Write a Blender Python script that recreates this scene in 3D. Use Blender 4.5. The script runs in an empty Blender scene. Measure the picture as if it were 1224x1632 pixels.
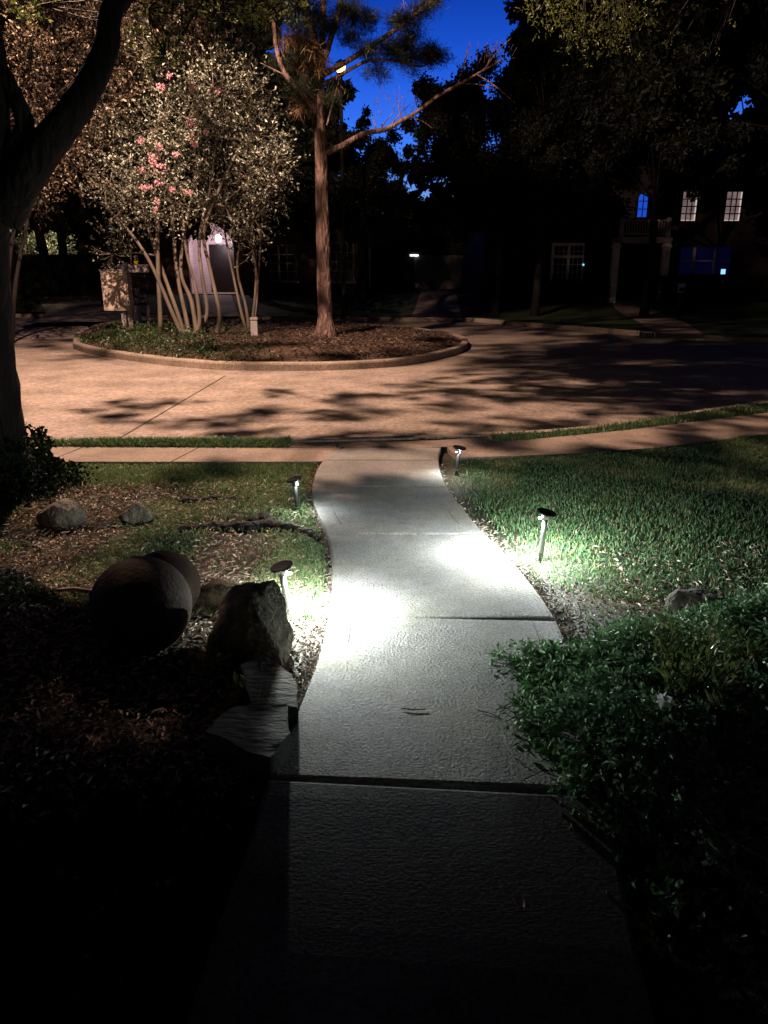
import bpy, bmesh, math, random
import numpy as np
from mathutils import Vector, noise
random.seed(7); rng = np.random.default_rng(11)
PI = math.pi; R = math.radians
S = bpy.context.scene; COL = S.collection

# ------------------------------------------------------------------ camera
HC = 1.7; PITCH = R(17.8); FPX = 1200.0
cd = bpy.data.cameras.new('camera'); cam = bpy.data.objects.new('camera', cd); COL.objects.link(cam)
cam.location = (0, 0, HC); cam.rotation_euler = (PI/2-PITCH, 0, 0)
cd.sensor_fit = 'VERTICAL'; cd.sensor_height = 36; cd.lens = FPX/1632*36
cd.clip_start = .05; cd.clip_end = 600
S.camera = cam
# ------------------------------------------------------------------ world
W = bpy.data.worlds.new('World'); S.world = W; W.use_nodes = True
nt = W.node_tree; nt.nodes.clear()
sky = nt.nodes.new('ShaderNodeTexSky'); sky.sky_type = 'NISHITA'; sky.sun_disc = False
sky.sun_elevation = R(-3.2); sky.sun_rotation = R(0); sky.ozone_density = 3.0; sky.dust_density = .3
hsv = nt.nodes.new('ShaderNodeHueSaturation'); hsv.inputs['Saturation'].default_value = 1.25
hsv.inputs['Hue'].default_value = .5
mulc = nt.nodes.new('ShaderNodeMix'); mulc.data_type = 'RGBA'; mulc.blend_type = 'MULTIPLY'
mulc.inputs[0].default_value = 1; mulc.inputs[7].default_value = (.9, 1.6, 2.8, 1)
bg = nt.nodes.new('ShaderNodeBackground'); bg.inputs[1].default_value = 1.0
wo = nt.nodes.new('ShaderNodeOutputWorld')
nt.links.new(sky.outputs[0], hsv.inputs['Color']); nt.links.new(hsv.outputs[0], mulc.inputs[6])
gt = nt.nodes.new('ShaderNodeTexCoord'); sx = nt.nodes.new('ShaderNodeSeparateXYZ'); nt.links.new(gt.outputs['Generated'], sx.inputs[0])
rz = nt.nodes.new('ShaderNodeMapRange'); rz.interpolation_type = 'SMOOTHSTEP'
for i, v in ((1, .08), (2, .50), (3, 1.5), (4, .08)): rz.inputs[i].default_value = v
ry = nt.nodes.new('ShaderNodeMapRange')
for i, v in ((1, -.3), (2, .7), (3, .15), (4, 1.0)): ry.inputs[i].default_value = v
nt.links.new(sx.outputs[2], rz.inputs[0]); nt.links.new(sx.outputs[1], ry.inputs[0])
mm = nt.nodes.new('ShaderNodeMath'); mm.operation = 'MULTIPLY'; nt.links.new(rz.outputs[0], mm.inputs[0]); nt.links.new(ry.outputs[0], mm.inputs[1])
nt.links.new(mm.outputs[0], bg.inputs[1]); nt.links.new(mulc.outputs[2], bg.inputs[0]); nt.links.new(bg.outputs[0], wo.inputs[0])
S.view_settings.view_transform = 'Standard'; S.view_settings.look = 'None'
S.view_settings.exposure = 0; S.view_settings.gamma = 1
S.cycles.max_bounces = 5; S.cycles.diffuse_bounces = 2; S.cycles.glossy_bounces = 2
S.cycles.transparent_max_bounces = 6; S.cycles.transmission_bounces = 2
S.cycles.sample_clamp_indirect = 3
# ------------------------------------------------------------------ street lamp outside the frame that lights road and trees
def lamp(name, kind, loc, energy, color, size=.05, **kw):
    d = bpy.data.lights.new(name, kind); d.energy = energy; d.color = color; d.shadow_soft_size = size
    for k, v in kw.items(): setattr(d, k, v)
    o = bpy.data.objects.new(name, d); COL.objects.link(o); o.location = loc; return o
LS = Vector((-4.4, 12.2, 8.6))
lamp('street_lamp_light', 'POINT', LS, 9800, (1, .65, .47), .045)

# ------------------------------------------------------------------ picture <-> ground
def ray(px, py):
    x = (px-612)/FPX; y = -(py-816)/FPX
    return Vector((x, math.cos(PITCH)+y*math.sin(PITCH), -math.sin(PITCH)+y*math.cos(PITCH)))
def G(px, py, z=0.0):
    d = ray(px, py); t = (z-HC)/d.z; return Vector((d.x*t, d.y*t, z))
def V(px, py, Y):
    d = ray(px, py); t = Y/d.y; return Vector((d.x*t, Y, HC+d.z*t))
def ppm(Y):            # pixels of the photo per metre at depth Y (approx)
    return FPX/(Y*.97)
def interp(x, pts):
    xs = [p[0] for p in pts]; ys = [p[1] for p in pts]
    return np.interp(x, xs, ys)

# ------------------------------------------------------------------ helpers
def mesh_np(name, verts, faces_idx, face_sizes, mat, smooth=False):
    verts = np.asarray(verts, dtype=np.float32); idx = np.asarray(faces_idx, dtype=np.int32)
    sizes = np.asarray(face_sizes, dtype=np.int32)
    m = bpy.data.meshes.new(name)
    m.vertices.add(len(verts)); m.vertices.foreach_set('co', verts.ravel())
    m.loops.add(len(idx)); m.loops.foreach_set('vertex_index', idx)
    m.polygons.add(len(sizes))
    st = np.concatenate([[0], np.cumsum(sizes)[:-1]]).astype(np.int32)
    m.polygons.foreach_set('loop_start', st)
    m.polygons.foreach_set('loop_total', sizes)
    m.polygons.foreach_set('use_smooth', np.full(len(sizes), smooth, dtype=bool))
    m.update(calc_edges=True); m.validate()
    m.materials.append(mat); return m
def link(name, mesh, parent=None, loc=None):
    o = bpy.data.objects.new(name, mesh); COL.objects.link(o)
    if parent: o.parent = parent
    if loc is not None: o.location = loc
    return o
def tag(o, label=None, cat=None, group=None, kind=None):
    if label: o['label'] = label
    if cat: o['category'] = cat
    if group: o['group'] = group
    if kind: o['kind'] = kind
    return o
def empty(name, loc, rz=0, **kw):
    o = bpy.data.objects.new(name, None); COL.objects.link(o); o.location = loc; o.rotation_euler = (0, 0, rz)
    o.empty_display_size = .2
    return tag(o, **kw)

class MB:
    def __init__(s): s.v = []; s.f = []
    def add(s, vs, fs):
        n = len(s.v); s.v += [tuple(v) for v in vs]; s.f += [tuple(i+n for i in f) for f in fs]; return s
    def box(s, x0, x1, y0, y1, z0, z1, M=None):
        vs = [Vector(p) for p in ((x0,y0,z0),(x1,y0,z0),(x1,y1,z0),(x0,y1,z0),(x0,y0,z1),(x1,y0,z1),(x1,y1,z1),(x0,y1,z1))]
        if M: vs = [M @ v for v in vs]
        return s.add(vs, [(3,2,1,0),(4,5,6,7),(0,1,5,4),(1,2,6,5),(2,3,7,6),(3,0,4,7)])
    def prism(s, poly, z0, z1):
        n = len(poly)
        a = sum(poly[i][0]*poly[(i+1)%n][1]-poly[(i+1)%n][0]*poly[i][1] for i in range(n))
        if a < 0: poly = poly[::-1]
        vs = [(p[0], p[1], z0) for p in poly]+[(p[0], p[1], z1) for p in poly]
        fs = [tuple(range(n))[::-1], tuple(range(n, 2*n))]+[(i, (i+1) % n, n+(i+1) % n, n+i) for i in range(n)]
        return s.add(vs, fs)
    def tube(s, pts, rad, n=8, cap=True, jit=0):
        pts = [Vector(p) for p in pts]; rings = []
        up = Vector((0, 0, 1)); prev = None
        for i, p in enumerate(pts):
            d = (pts[min(i+1, len(pts)-1)]-pts[max(i-1, 0)])
            if d.length < 1e-9: d = Vector((0, 0, 1))
            d.normalize()
            if prev is None:
                a = d.cross(Vector((1, 0, 0)) if abs(d.x) < .8 else Vector((0, 1, 0))).normalized()
            else:
                a = (prev-d*prev.dot(d)).normalized()
            prev = a; b = d.cross(a); r = rad[i] if hasattr(rad, '__len__') else rad
            rings.append([p+(a*math.cos(2*PI*k/n)+b*math.sin(2*PI*k/n))*r*(1+(random.uniform(-jit, jit) if jit else 0)) for k in range(n)])
        vs = [v for r in rings for v in r]; fs = []
        for i in range(len(pts)-1):
            for k in range(n):
                fs.append((i*n+k, i*n+(k+1) % n, (i+1)*n+(k+1) % n, (i+1)*n+k))
        if cap and n > 2:
            fs.append(tuple(range(n))[::-1]); fs.append(tuple(range((len(pts)-1)*n, len(pts)*n)))
        return s.add(vs, fs)
    def lathe(s, prof, n=24, M=None):
        vs = []; fs = []
        for r, z in prof:
            for k in range(n):
                v = Vector((r*math.cos(2*PI*k/n), r*math.sin(2*PI*k/n), z)); vs.append(M @ v if M else v)
        for i in range(len(prof)-1):
            for k in range(n): fs.append((i*n+k, i*n+(k+1) % n, (i+1)*n+(k+1) % n, (i+1)*n+k))
        fs.append(tuple(range(n))[::-1]); fs.append(tuple(range((len(prof)-1)*n, len(prof)*n)))
        return s.add(vs, fs)
    def build(s, name, mat, parent=None, loc=None, smooth=False, bevel=0):
        m = bpy.data.meshes.new(name); m.from_pydata(s.v, [], s.f); m.update()
        if smooth: m.polygons.foreach_set('use_smooth', [True]*len(m.polygons))
        m.materials.append(mat); o = link(name, m, parent, loc)
        if bevel:
            b = o.modifiers.new('b', 'BEVEL'); b.width = bevel; b.segments = 2; b.limit_method = 'ANGLE'
        return o

def leaf_arrays(P, D, L, Wd, fold=.25, up=None):
    """P base points, D directions (unit), lengths, widths -> diamond leaves, folded on the middle rib"""
    N = len(P); D = D/np.linalg.norm(D, axis=1, keepdims=True)
    r = rng.normal(size=(N, 3))
    if up is not None: r = r*up[0]+np.array([0, 0, 1])*up[1]
    s = np.cross(D, r); s /= (np.linalg.norm(s, axis=1, keepdims=True)+1e-9)
    n = np.cross(s, D)
    L = np.broadcast_to(np.asarray(L, float), (N,))[:, None]; Wd = np.broadcast_to(np.asarray(Wd, float), (N,))[:, None]
    v = np.empty((N, 4, 3))
    v[:, 0] = P; v[:, 1] = P+D*L*.5+s*Wd*.5+n*Wd*fold
    v[:, 2] = P+D*L-n*L*.08; v[:, 3] = P+D*L*.5-s*Wd*.5+n*Wd*fold
    return v.reshape(-1, 3)
def leaf_mesh(name, P, D, L, Wd, mat, **kw):
    v = leaf_arrays(P, D, L, Wd, **kw); N = len(P)
    base = (np.arange(N)*4)[:, None]
    idx = (base+np.array([[0, 1, 2, 0, 2, 3]])).ravel()
    return mesh_np(name, v, idx, np.full(2*N, 3), mat)
def merge_leaf(name, parts, mat):
    v = np.concatenate(parts); N = len(v)//4; base = (np.arange(N)*4)[:, None]
    return mesh_np(name, v, (base+np.array([[0, 1, 2, 0, 2, 3]])).ravel(), np.full(2*N, 3), mat)
def unit(v): return v/(np.linalg.norm(v, axis=1, keepdims=True)+1e-9)
def ball(n, shell=.0):
    d = unit(rng.normal(size=(n, 3))); r = (shell+(1-shell)*rng.random(n))**(1/2.0 if shell else 1/3.)
    return d*r[:, None]
def sprays(C, D, L, nl, leafL, leafW, spread=.9):
    """leafy twigs: from each start C along D (length L) nl leaves each"""
    N = len(C); D = unit(D); t = rng.random((N, nl))
    P = C[:, None, :]+D[:, None, :]*(t*np.broadcast_to(L, (N,))[:, None])[:, :, None]
    P = P.reshape(-1, 3)+rng.normal(size=(N*nl, 3))*.01
    DD = unit(np.repeat(D, nl, axis=0)*.6+rng.normal(size=(N*nl, 3))*spread*.6)
    sc = rng.uniform(.6, 1.15, N*nl)
    return leaf_arrays(P, DD, leafL*sc, leafW*sc)
def blades(P, H, Wd, lean=.5, dirs=None):
    N = len(P); a = rng.uniform(0, 2*PI, N); s = np.stack([np.cos(a), np.sin(a), np.zeros(N)], 1)
    b = rng.uniform(0, 2*PI, N); l = np.stack([np.cos(b), np.sin(b), np.zeros(N)], 1)*(lean*rng.random(N))[:, None]
    H = (H*rng.uniform(.5, 1.2, N))[:, None]; Wd = (Wd*rng.uniform(.7, 1.2, N))[:, None]
    up = np.array([0, 0, 1.]); v = np.empty((N, 5, 3))
    v[:, 0] = P-s*Wd*.5; v[:, 1] = P+s*Wd*.5
    mid = P+up*H*.55+l*H*.35
    v[:, 2] = mid+s*Wd*.45; v[:, 3] = mid-s*Wd*.45; v[:, 4] = P+up*H*(1-.25*lean)+l*H*1.1
    return v.reshape(-1, 3)
def blade_mesh(name, parts, mat):
    v = np.concatenate(parts); N = len(v)//5; base = (np.arange(N)*5)[:, None]
    idx = (base+np.array([[0, 1, 2, 3, 3, 2, 4]])).ravel()
    return mesh_np(name, v, idx, np.tile([4, 3], N), mat)
def fbm(x, y, s, seed=0.):
    return np.array([noise.noise(Vector((a*s+seed, b*s-seed, seed))) for a, b in zip(x, y)])

def grid_sheet(name, X, Y, Z, mat, parent=None, smooth=True):
    """X,Y,Z 2-D arrays"""
    n, m = X.shape; v = np.stack([X, Y, Z], -1).reshape(-1, 3)
    i, j = np.meshgrid(np.arange(n-1), np.arange(m-1), indexing='ij'); a = (i*m+j).ravel()
    idx = np.stack([a, a+m, a+m+1, a+1], 1).ravel()
    me = mesh_np(name, v, idx, np.full(len(a), 4), mat, smooth)
    o = link(name, me, parent)
    # make normals face up
    if me.polygons[0].normal.z < 0: me.flip_normals()
    return o
def kerb(mb, pts, w=.15, z0=-.14, z1=.02, side=1, r=.025):
    """swept kerb; pts along road-side face; body lies on 'side' (left=+1)"""
    pts = [Vector((p[0], p[1], 0)) for p in pts]; prof = [(0, z0), (0, z1-r), (r*.3, z1-r*.3), (r, z1), (w, z1), (w, z0)]
    n = len(prof); vs = []; fs = []
    for i, p in enumerate(pts):
        d = (pts[min(i+1, len(pts)-1)]-pts[max(i-1, 0)]).normalized(); nn = Vector((-d.y, d.x, 0))*side
        for o_, z in prof: vs.append(p+nn*o_+Vector((0, 0, z)))
    for i in range(len(pts)-1):
        for k in range(n-1):
            q = (i*n+k, i*n+k+1, (i+1)*n+k+1, (i+1)*n+k)
            fs.append(q if side < 0 else q[::-1])
    fs.append(tuple(range(n))); fs.append(tuple(range(len(pts)*n-n, len(pts)*n))[::-1])
    mb.add(vs, fs)
def smooth_line(pts, k=8):
    P = [Vector((p[0], p[1], p[2] if len(p) > 2 else 0)) for p in pts]; out = []
    for i in range(len(P)-1):
        p0 = P[max(i-1, 0)]; p1 = P[i]; p2 = P[i+1]; p3 = P[min(i+2, len(P)-1)]
        for j in range(k):
            t = j/k; out.append(.5*((2*p1)+(p2-p0)*t+(2*p0-5*p1+4*p2-p3)*t*t+(3*p1-p0-3*p2+p3)*t**3))
    out.append(P[-1]); return out

# ------------------------------------------------------------------ materials
def mat(name, stops, scale=5, rough=.8, bump=0, bscale=None, metal=0, detail=6, island=False, trans=0, spec=.3, emit=None, dist=.01,
        scale2=None, mix2=.0, col2=(0, 0, 0), stretch=None, voro=None):
    m = bpy.data.materials.new(name); m.use_nodes = True; n = m.node_tree.nodes; l = m.node_tree.links
    b = n['Principled BSDF']; b.inputs['Roughness'].default_value = rough; b.inputs['Metallic'].default_value = metal
    b.inputs['Specular IOR Level'].default_value = spec
    tc = n.new('ShaderNodeTexCoord'); vec = tc.outputs['Object']
    if stretch:
        mp = n.new('ShaderNodeMapping'); mp.inputs['Scale'].default_value = stretch; l.new(vec, mp.inputs[0]); vec = mp.outputs[0]
    cr = n.new('ShaderNodeValToRGB'); cr.color_ramp.elements.remove(cr.color_ramp.elements[1])
    for i, (p, c) in enumerate(stops):
        e = cr.color_ramp.elements[0] if i == 0 else cr.color_ramp.elements.new(p)
        e.position = p; e.color = (*c, 1)
    if island:
        g = n.new('ShaderNodeNewGeometry'); l.new(g.outputs['Random Per Island'], cr.inputs[0])
    else:
        no = n.new('ShaderNodeTexNoise'); no.inputs['Scale'].default_value = scale; no.inputs['Detail'].default_value = detail
        no.inputs['Roughness'].default_value = .65; l.new(vec, no.inputs['Vector']); l.new(no.outputs[0], cr.inputs[0])
    colout = cr.outputs[0]
    if scale2:
        n2 = n.new('ShaderNodeTexNoise'); n2.inputs['Scale'].default_value = scale2; n2.inputs['Detail'].default_value = 4
        l.new(vec, n2.inputs['Vector'])
        mr = n.new('ShaderNodeMapRange'); mr.inputs[1].default_value = .45; mr.inputs[2].default_value = .7; mr.inputs[4].default_value = mix2
        l.new(n2.outputs[0], mr.inputs[0])
        mx = n.new('ShaderNodeMix'); mx.data_type = 'RGBA'; l.new(mr.outputs[0], mx.inputs[0]); l.new(colout, mx.inputs[6])
        mx.inputs[7].default_value = (*col2, 1); colout = mx.outputs[2]
    l.new(colout, b.inputs['Base Color'])
    if bump:
        bn = n.new('ShaderNodeTexNoise'); bn.inputs['Scale'].default_value = bscale or scale*4; bn.inputs['Detail'].default_value = 5
        bn.inputs['Roughness'].default_value = .6
        l.new(vec, bn.inputs['Vector']); h = bn.outputs[0]
        if voro:
            vo = n.new('ShaderNodeTexVoronoi'); vo.inputs['Scale'].default_value = voro; vo.feature = 'DISTANCE_TO_EDGE'
            l.new(vec, vo.inputs['Vector']); ad = n.new('ShaderNodeMath'); ad.operation = 'MULTIPLY_ADD'; ad.inputs[1].default_value = 1.2
            l.new(vo.outputs[0], ad.inputs[0]); l.new(h, ad.inputs[2]); h = ad.outputs[0]
        bu = n.new('ShaderNodeBump'); bu.inputs['Strength'].default_value = bump; bu.inputs['Distance'].default_value = dist
        l.new(h, bu.inputs['Height']); l.new(bu.outputs[0], b.inputs['Normal'])
    if trans:
        t = n.new('ShaderNodeBsdfTranslucent'); l.new(colout, t.inputs[0]); ms = n.new('ShaderNodeMixShader'); ms.inputs[0].default_value = trans
        out = n['Material Output']; l.new(b.outputs[0], ms.inputs[1]); l.new(t.outputs[0], ms.inputs[2]); l.new(ms.outputs[0], out.inputs[0])
    if emit:
        b.inputs['Emission Color'].default_value = (*emit[0], 1); b.inputs['Emission Strength'].default_value = emit[1]
    return m
def flat(name, c, **kw):
    k = dict(scale=12, detail=4); k.update(kw)
    return mat(name, [(.3, tuple(x*.8 for x in c)), (.7, tuple(min(1, x*1.15) for x in c))], **k)

def concrete(name, c, bscale=110, bump=.55, dist=.012, broom=True, blotch=.5, gscale=(90,)):
    m = bpy.data.materials.new(name); m.use_nodes = True; n = m.node_tree.nodes; l = m.node_tree.links
    b = n['Principled BSDF']; b.inputs['Roughness'].default_value = .85; b.inputs['Specular IOR Level'].default_value = .25
    tc = n.new('ShaderNodeTexCoord'); vec = tc.outputs['Object']
    def nz(s, d=5, st=None, ro=.6):
        t = n.new('ShaderNodeTexNoise'); t.inputs['Scale'].default_value = s; t.inputs['Detail'].default_value = d; t.inputs['Roughness'].default_value = ro
        if st:
            mp = n.new('ShaderNodeMapping'); mp.inputs['Scale'].default_value = st; l.new(vec, mp.inputs[0]); l.new(mp.outputs[0], t.inputs['Vector'])
        else: l.new(vec, t.inputs['Vector'])
        return t.outputs[0]
    def rmp(h, lo, hi, a, bb):
        r = n.new('ShaderNodeMapRange'); r.inputs[1].default_value = lo; r.inputs[2].default_value = hi; r.inputs[3].default_value = a; r.inputs[4].default_value = bb
        l.new(h, r.inputs[0]); return r.outputs[0]
    def mth(op, a, b_):
        t = n.new('ShaderNodeMath'); t.operation = op
        for i, q in enumerate((a, b_)):
            if hasattr(q, 'links') or not isinstance(q, (int, float)): l.new(q, t.inputs[i])
            else: t.inputs[i].default_value = q
        return t.outputs[0]
    f = mth('MULTIPLY', rmp(nz(1.3, 6), .3, .75, 1-blotch*.55, 1.12), rmp(nz(bscale*.9, 3), .35, .68, .62, 1.2))
    f = mth('MULTIPLY', f, rmp(nz(9, 6, ro=.7), .3, .7, .8, 1.12))
    f = mth('MULTIPLY', f, rmp(nz(4, 7, ro=.75), .56, .68, 1.0, 1-blotch*.45))
    co = n.new('ShaderNodeMix'); co.data_type = 'RGBA'; co.blend_type = 'MULTIPLY'; co.inputs[0].default_value = 1
    co.inputs[6].default_value = (*c, 1)
    cc = n.new('ShaderNodeCombineColor'); l.new(f, cc.inputs[0]); l.new(f, cc.inputs[1]); l.new(mth('MULTIPLY', f, rmp(nz(2.2), .4, .7, 1.03, .88)), cc.inputs[2])
    l.new(cc.outputs[0], co.inputs[7]); l.new(co.outputs[2], b.inputs['Base Color'])
    h = nz(bscale, 3, ro=.55)
    if broom: h = mth('ADD', h, mth('MULTIPLY', nz(26, 3, (1, 9, 1)), .5))
    h = mth('ADD', h, mth('MULTIPLY', nz(3, 4), .8))
    bu = n.new('ShaderNodeBump'); bu.inputs['Strength'].default_value = bump; bu.inputs['Distance'].default_value = dist
    l.new(h, bu.inputs['Height']); l.new(bu.outputs[0], b.inputs['Normal'])
    return m
M = {}
M['path'] = concrete('path_concrete', (.36, .35, .335), bscale=85, bump=1.0, dist=.013)
M['dim_oldpath'] = concrete('dimmed_old_concrete', (.13, .125, .128), bscale=80, bump=.4, dist=.010, blotch=.8)  # older concrete, darkened further so the near slab sinks into shade
M['walk'] = concrete('sidewalk_concrete', (.37, .29, .24), bscale=60, bump=.6, dist=.008, blotch=.7)
M['road'] = concrete('road_concrete', (.36, .29, .25), bscale=24, bump=.5, dist=.012, broom=False, blotch=.8)
M['kerb'] = concrete('kerb_concrete', (.42, .34, .28), bscale=40, bump=.6, broom=False, blotch=.8)
M['joint'] = flat('joint_tar', (.03, .025, .022))
M['soil'] = mat('soil', [(.3, (.022, .016, .012)), (.7, (.075, .055, .04))], scale=14, bump=1, bscale=60, dist=.03)
M['lawnsoil'] = mat('lawn_soil', [(.35, (.02, .022, .012)), (.65, (.06, .05, .03))], scale=20, bump=1, bscale=90, dist=.03)
M['farlawn'] = mat('far_lawn', [(.3, (.018, .035, .010)), (.7, (.05, .08, .025))], scale=25, bump=1, bscale=120, dist=.04)
M['mulch_island'] = mat('island_mulch', [(.35, (.03, .018, .013)), (.5, (.085, .052, .036)), (.68, (.18, .12, .085))], scale=22, bump=1, bscale=70, dist=.05)
M['grass'] = mat('grass_blade', [(0, (.04, .09, .035)), (.5, (.09, .20, .08)), (.8, (.17, .29, .13)), (.93, (.26, .24, .10)), (1, (.36, .28, .16))], island=True, rough=.5, trans=.25, spec=.4)
M['grass_dry'] = mat('grass_dry', [(0, (.05, .12, .04)), (.45, (.12, .24, .08)), (.75, (.21, .30, .12)), (1, (.42, .36, .22))], island=True, rough=.55, trans=.25)
M['chip'] = mat('bark_chip', [(0, (.06, .04, .03)), (.3, (.20, .14, .10)), (.6, (.42, .31, .24)), (.85, (.66, .54, .45)), (1, (.80, .72, .64))], island=True, rough=.75)
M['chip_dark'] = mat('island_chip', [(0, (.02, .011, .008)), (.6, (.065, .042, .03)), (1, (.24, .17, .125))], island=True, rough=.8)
M['litter'] = mat('pale_litter', [(0, (.06, .04, .03)), (.5, (.28, .22, .17)), (1, (.6, .54, .47))], island=True, rough=.7)
M['oakbark'] = mat('oak_bark', [(.3, (.004, .0035, .003)), (.7, (.016, .014, .012))], scale=8, bump=1, bscale=14, dist=.05, stretch=(1, 1, .25), voro=14)
M['pinebark'] = mat('pine_bark', [(.3, (.03, .016, .014)), (.5, (.14, .088, .075)), (.7, (.30, .20, .175))], scale=9, bump=1, bscale=12, dist=.06, stretch=(1, 1, .3), voro=11)
M['crapebark'] = mat('crape_bark', [(.3, (.08, .066, .052)), (.7, (.23, .19, .155))], scale=5, bump=.4, bscale=10, dist=.02, stretch=(1, 1, .25), rough=.6)
M['darkbark'] = flat('dark_bark', (.018, .015, .013), bump=1, bscale=10, dist=.04)
M['crapeleaf'] = mat('crape_leaf', [(0, (.02, .022, .012)), (.4, (.07, .068, .042)), (.65, (.22, .23, .17)), (.82, (.52, .55, .44)), (1, (.72, .76, .64))], island=True, rough=.42, trans=.25, spec=.5)
M['redleaf'] = mat('red_brown_leaf', [(0, (.025, .015, .01)), (.5, (.08, .052, .036)), (.8, (.20, .15, .10)), (1, (.60, .52, .38))], island=True, rough=.45, trans=.25)
M['oakleaf'] = mat('oak_leaf', [(0, (.07, .10, .02)), (.6, (.15, .19, .045)), (1, (.28, .28, .09))], island=True, rough=.4, trans=.35)
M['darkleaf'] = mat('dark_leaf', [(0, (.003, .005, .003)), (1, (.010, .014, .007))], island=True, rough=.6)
M['needle'] = mat('pine_needle', [(0, (.008, .014, .006)), (1, (.022, .03, .013))], island=True, rough=.5)
M['deadneedle'] = mat('dead_needle', [(0, (.08, .045, .02)), (1, (.22, .13, .07))], island=True, rough=.6)
M['pink'] = mat('pink_petal', [(0, (.50, .20, .26)), (1, (.85, .56, .60))], island=True, rough=.6, trans=.3)
M['jasmine'] = mat('ground_cover_leaf', [(0, (.05, .12, .05)), (.6, (.15, .29, .13)), (1, (.34, .48, .28))], island=True, rough=.55, spec=.3, trans=.12)
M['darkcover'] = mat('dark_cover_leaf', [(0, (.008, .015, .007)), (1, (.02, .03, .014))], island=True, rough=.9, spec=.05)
M['ivy'] = mat('ivy_leaf', [(0, (.012, .035, .010)), (1, (.05, .09, .03))], island=True, rough=.4, spec=.4)
M['paleplant'] = mat('pale_leaf', [(0, (.09, .13, .035)), (1, (.30, .36, .14))], island=True, rough=.4, trans=.2)
M['stem'] = flat('green_stem', (.10, .10, .04))
M['rock'] = mat('rock', [(.3, (.05, .045, .035)), (.5, (.14, .125, .10)), (.7, (.32, .29, .22))], scale=5, bump=1, bscale=14, dist=.05, rough=.9)
M['mossrock'] = mat('mossy_rock', [(.3, (.07, .065, .05)), (.5, (.22, .205, .16)), (.7, (.46, .43, .34))], scale=7, bump=1, bscale=22, dist=.05, rough=.95, scale2=4, mix2=.35, col2=(.14, .14, .07))
M['slate'] = mat('flagstone', [(.3, (.09, .088, .08)), (.7, (.26, .25, .22))], scale=5, bump=1, bscale=14, dist=.014, stretch=(1, 3, 6), rough=.9, scale2=3, mix2=.4, col2=(.10, .10, .05))
M['ball'] = mat('weathered_ball', [(.3, (.032, .021, .016)), (.7, (.09, .058, .045))], scale=5, bump=.8, bscale=45, dist=.010, rough=.9, scale2=3, mix2=.5, col2=(.02, .016, .012))
M['blackmetal'] = flat('black_metal', (.012, .012, .013), rough=.4, spec=.4)
M['steel'] = flat('brushed_steel', (.50, .50, .50), metal=1, rough=.3, stretch=(8, 8, .5), bump=.1)
M['solar'] = flat('solar_panel', (.012, .013, .018), rough=.15, spec=.6)
M['led'] = flat('led', (.9, .95, 1), emit=((.9, 1, .97), 30))
M['leddim'] = flat('led_dim', (.9, .95, 1), emit=((.9, 1, .97), 5))
M['white'] = flat('white_paint', (.78, .74, .73), bump=.3, bscale=8, scale=3)
M['greypaint'] = flat('dull_grey_paint', (.34, .31, .31), bump=.3, bscale=8, scale=3)
M['mailbox'] = mat('mailbox_metal', [(.3, (.55, .45, .38)), (.7, (.70, .58, .50))], scale=3, rough=.5, bump=.2, bscale=20, scale2=6, mix2=.15, col2=(.22, .15, .10))
M['mailgrey'] = flat('mailbox_grey', (.40, .37, .40), rough=.5)
M['post'] = flat('wood_post', (.42, .38, .38), stretch=(6, 6, .6), bump=.5, bscale=10)
M['fence'] = flat('dark_fence', (.012, .010, .009), bump=.5, stretch=(8, 8, .5))
M['roof'] = flat('shingle', (.012, .011, .011), bump=1, bscale=30)
M['darkglass'] = flat('dark_glass', (.008, .009, .014), rough=.06, spec=.8)
M['door'] = flat('dark_door', (.010, .006, .006), rough=.4)
M['blueglass'] = flat('sky_reflection_glow', (.01, .02, .06), rough=.08, spec=.8, emit=((.02, .13, 1), .55))  # pane glows blue in place of a reflected dusk sky
M['navyglass'] = flat('navy_glow_glass', (.008, .01, .03), rough=.1, spec=.8, emit=((.03, .04, .6), .015))  # faint blue emission painted in for the sky tint on the glass
M['screen'] = flat('screen', (.1, .2, .3), emit=((.35, .75, 1), 1.1))
M['lampglass'] = flat('lamp_globe', (.8, .6, .3), emit=((1, .74, .26), 3.0))
M['lantern'] = flat('lantern_glass', (.9, .9, .9), emit=((1, .93, 1), 9))
M['walllamp'] = flat('wall_lamp_glass', (.9, .9, .9), emit=((.85, 1, .9), 2.5))
M['orangelamp'] = flat('door_bell_light', (.5, .7, 1), emit=((.5, .8, 1), 1.0))
def brick(name, c1, c2, mo, scale=1.0):
    m = bpy.data.materials.new(name); m.use_nodes = True; n = m.node_tree.nodes; l = m.node_tree.links
    b = n['Principled BSDF']; b.inputs['Roughness'].default_value = .9
    tc = n.new('ShaderNodeTexCoord'); mp = n.new('ShaderNodeMapping'); mp.inputs['Rotation'].default_value = (PI/2, 0, 0)
    br = n.new('ShaderNodeTexBrick'); br.inputs['Color1'].default_value = (*c1, 1); br.inputs['Color2'].default_value = (*c2, 1)
    br.inputs['Mortar'].default_value = (*mo, 1); br.inputs['Scale'].default_value = 1.0
    br.inputs['Brick Width'].default_value = .22; br.inputs['Row Height'].default_value = .075; br.inputs['Mortar Size'].default_value = .008
    l.new(tc.outputs['Object'], mp.inputs[0]); l.new(mp.outputs[0], br.inputs[0]); l.new(br.outputs[0], b.inputs['Base Color'])
    return m
M['brickR'] = brick('dark_brick', (.012, .007, .006), (.018, .010, .009), (.018, .015, .015))
M['porchwall'] = brick('porch_brick', (.50, .36, .37), (.60, .44, .45), (.65, .6, .6))
M['brickL'] = brick('pink_brick', (.09, .042, .04), (.12, .06, .055), (.12, .10, .095))
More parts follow.
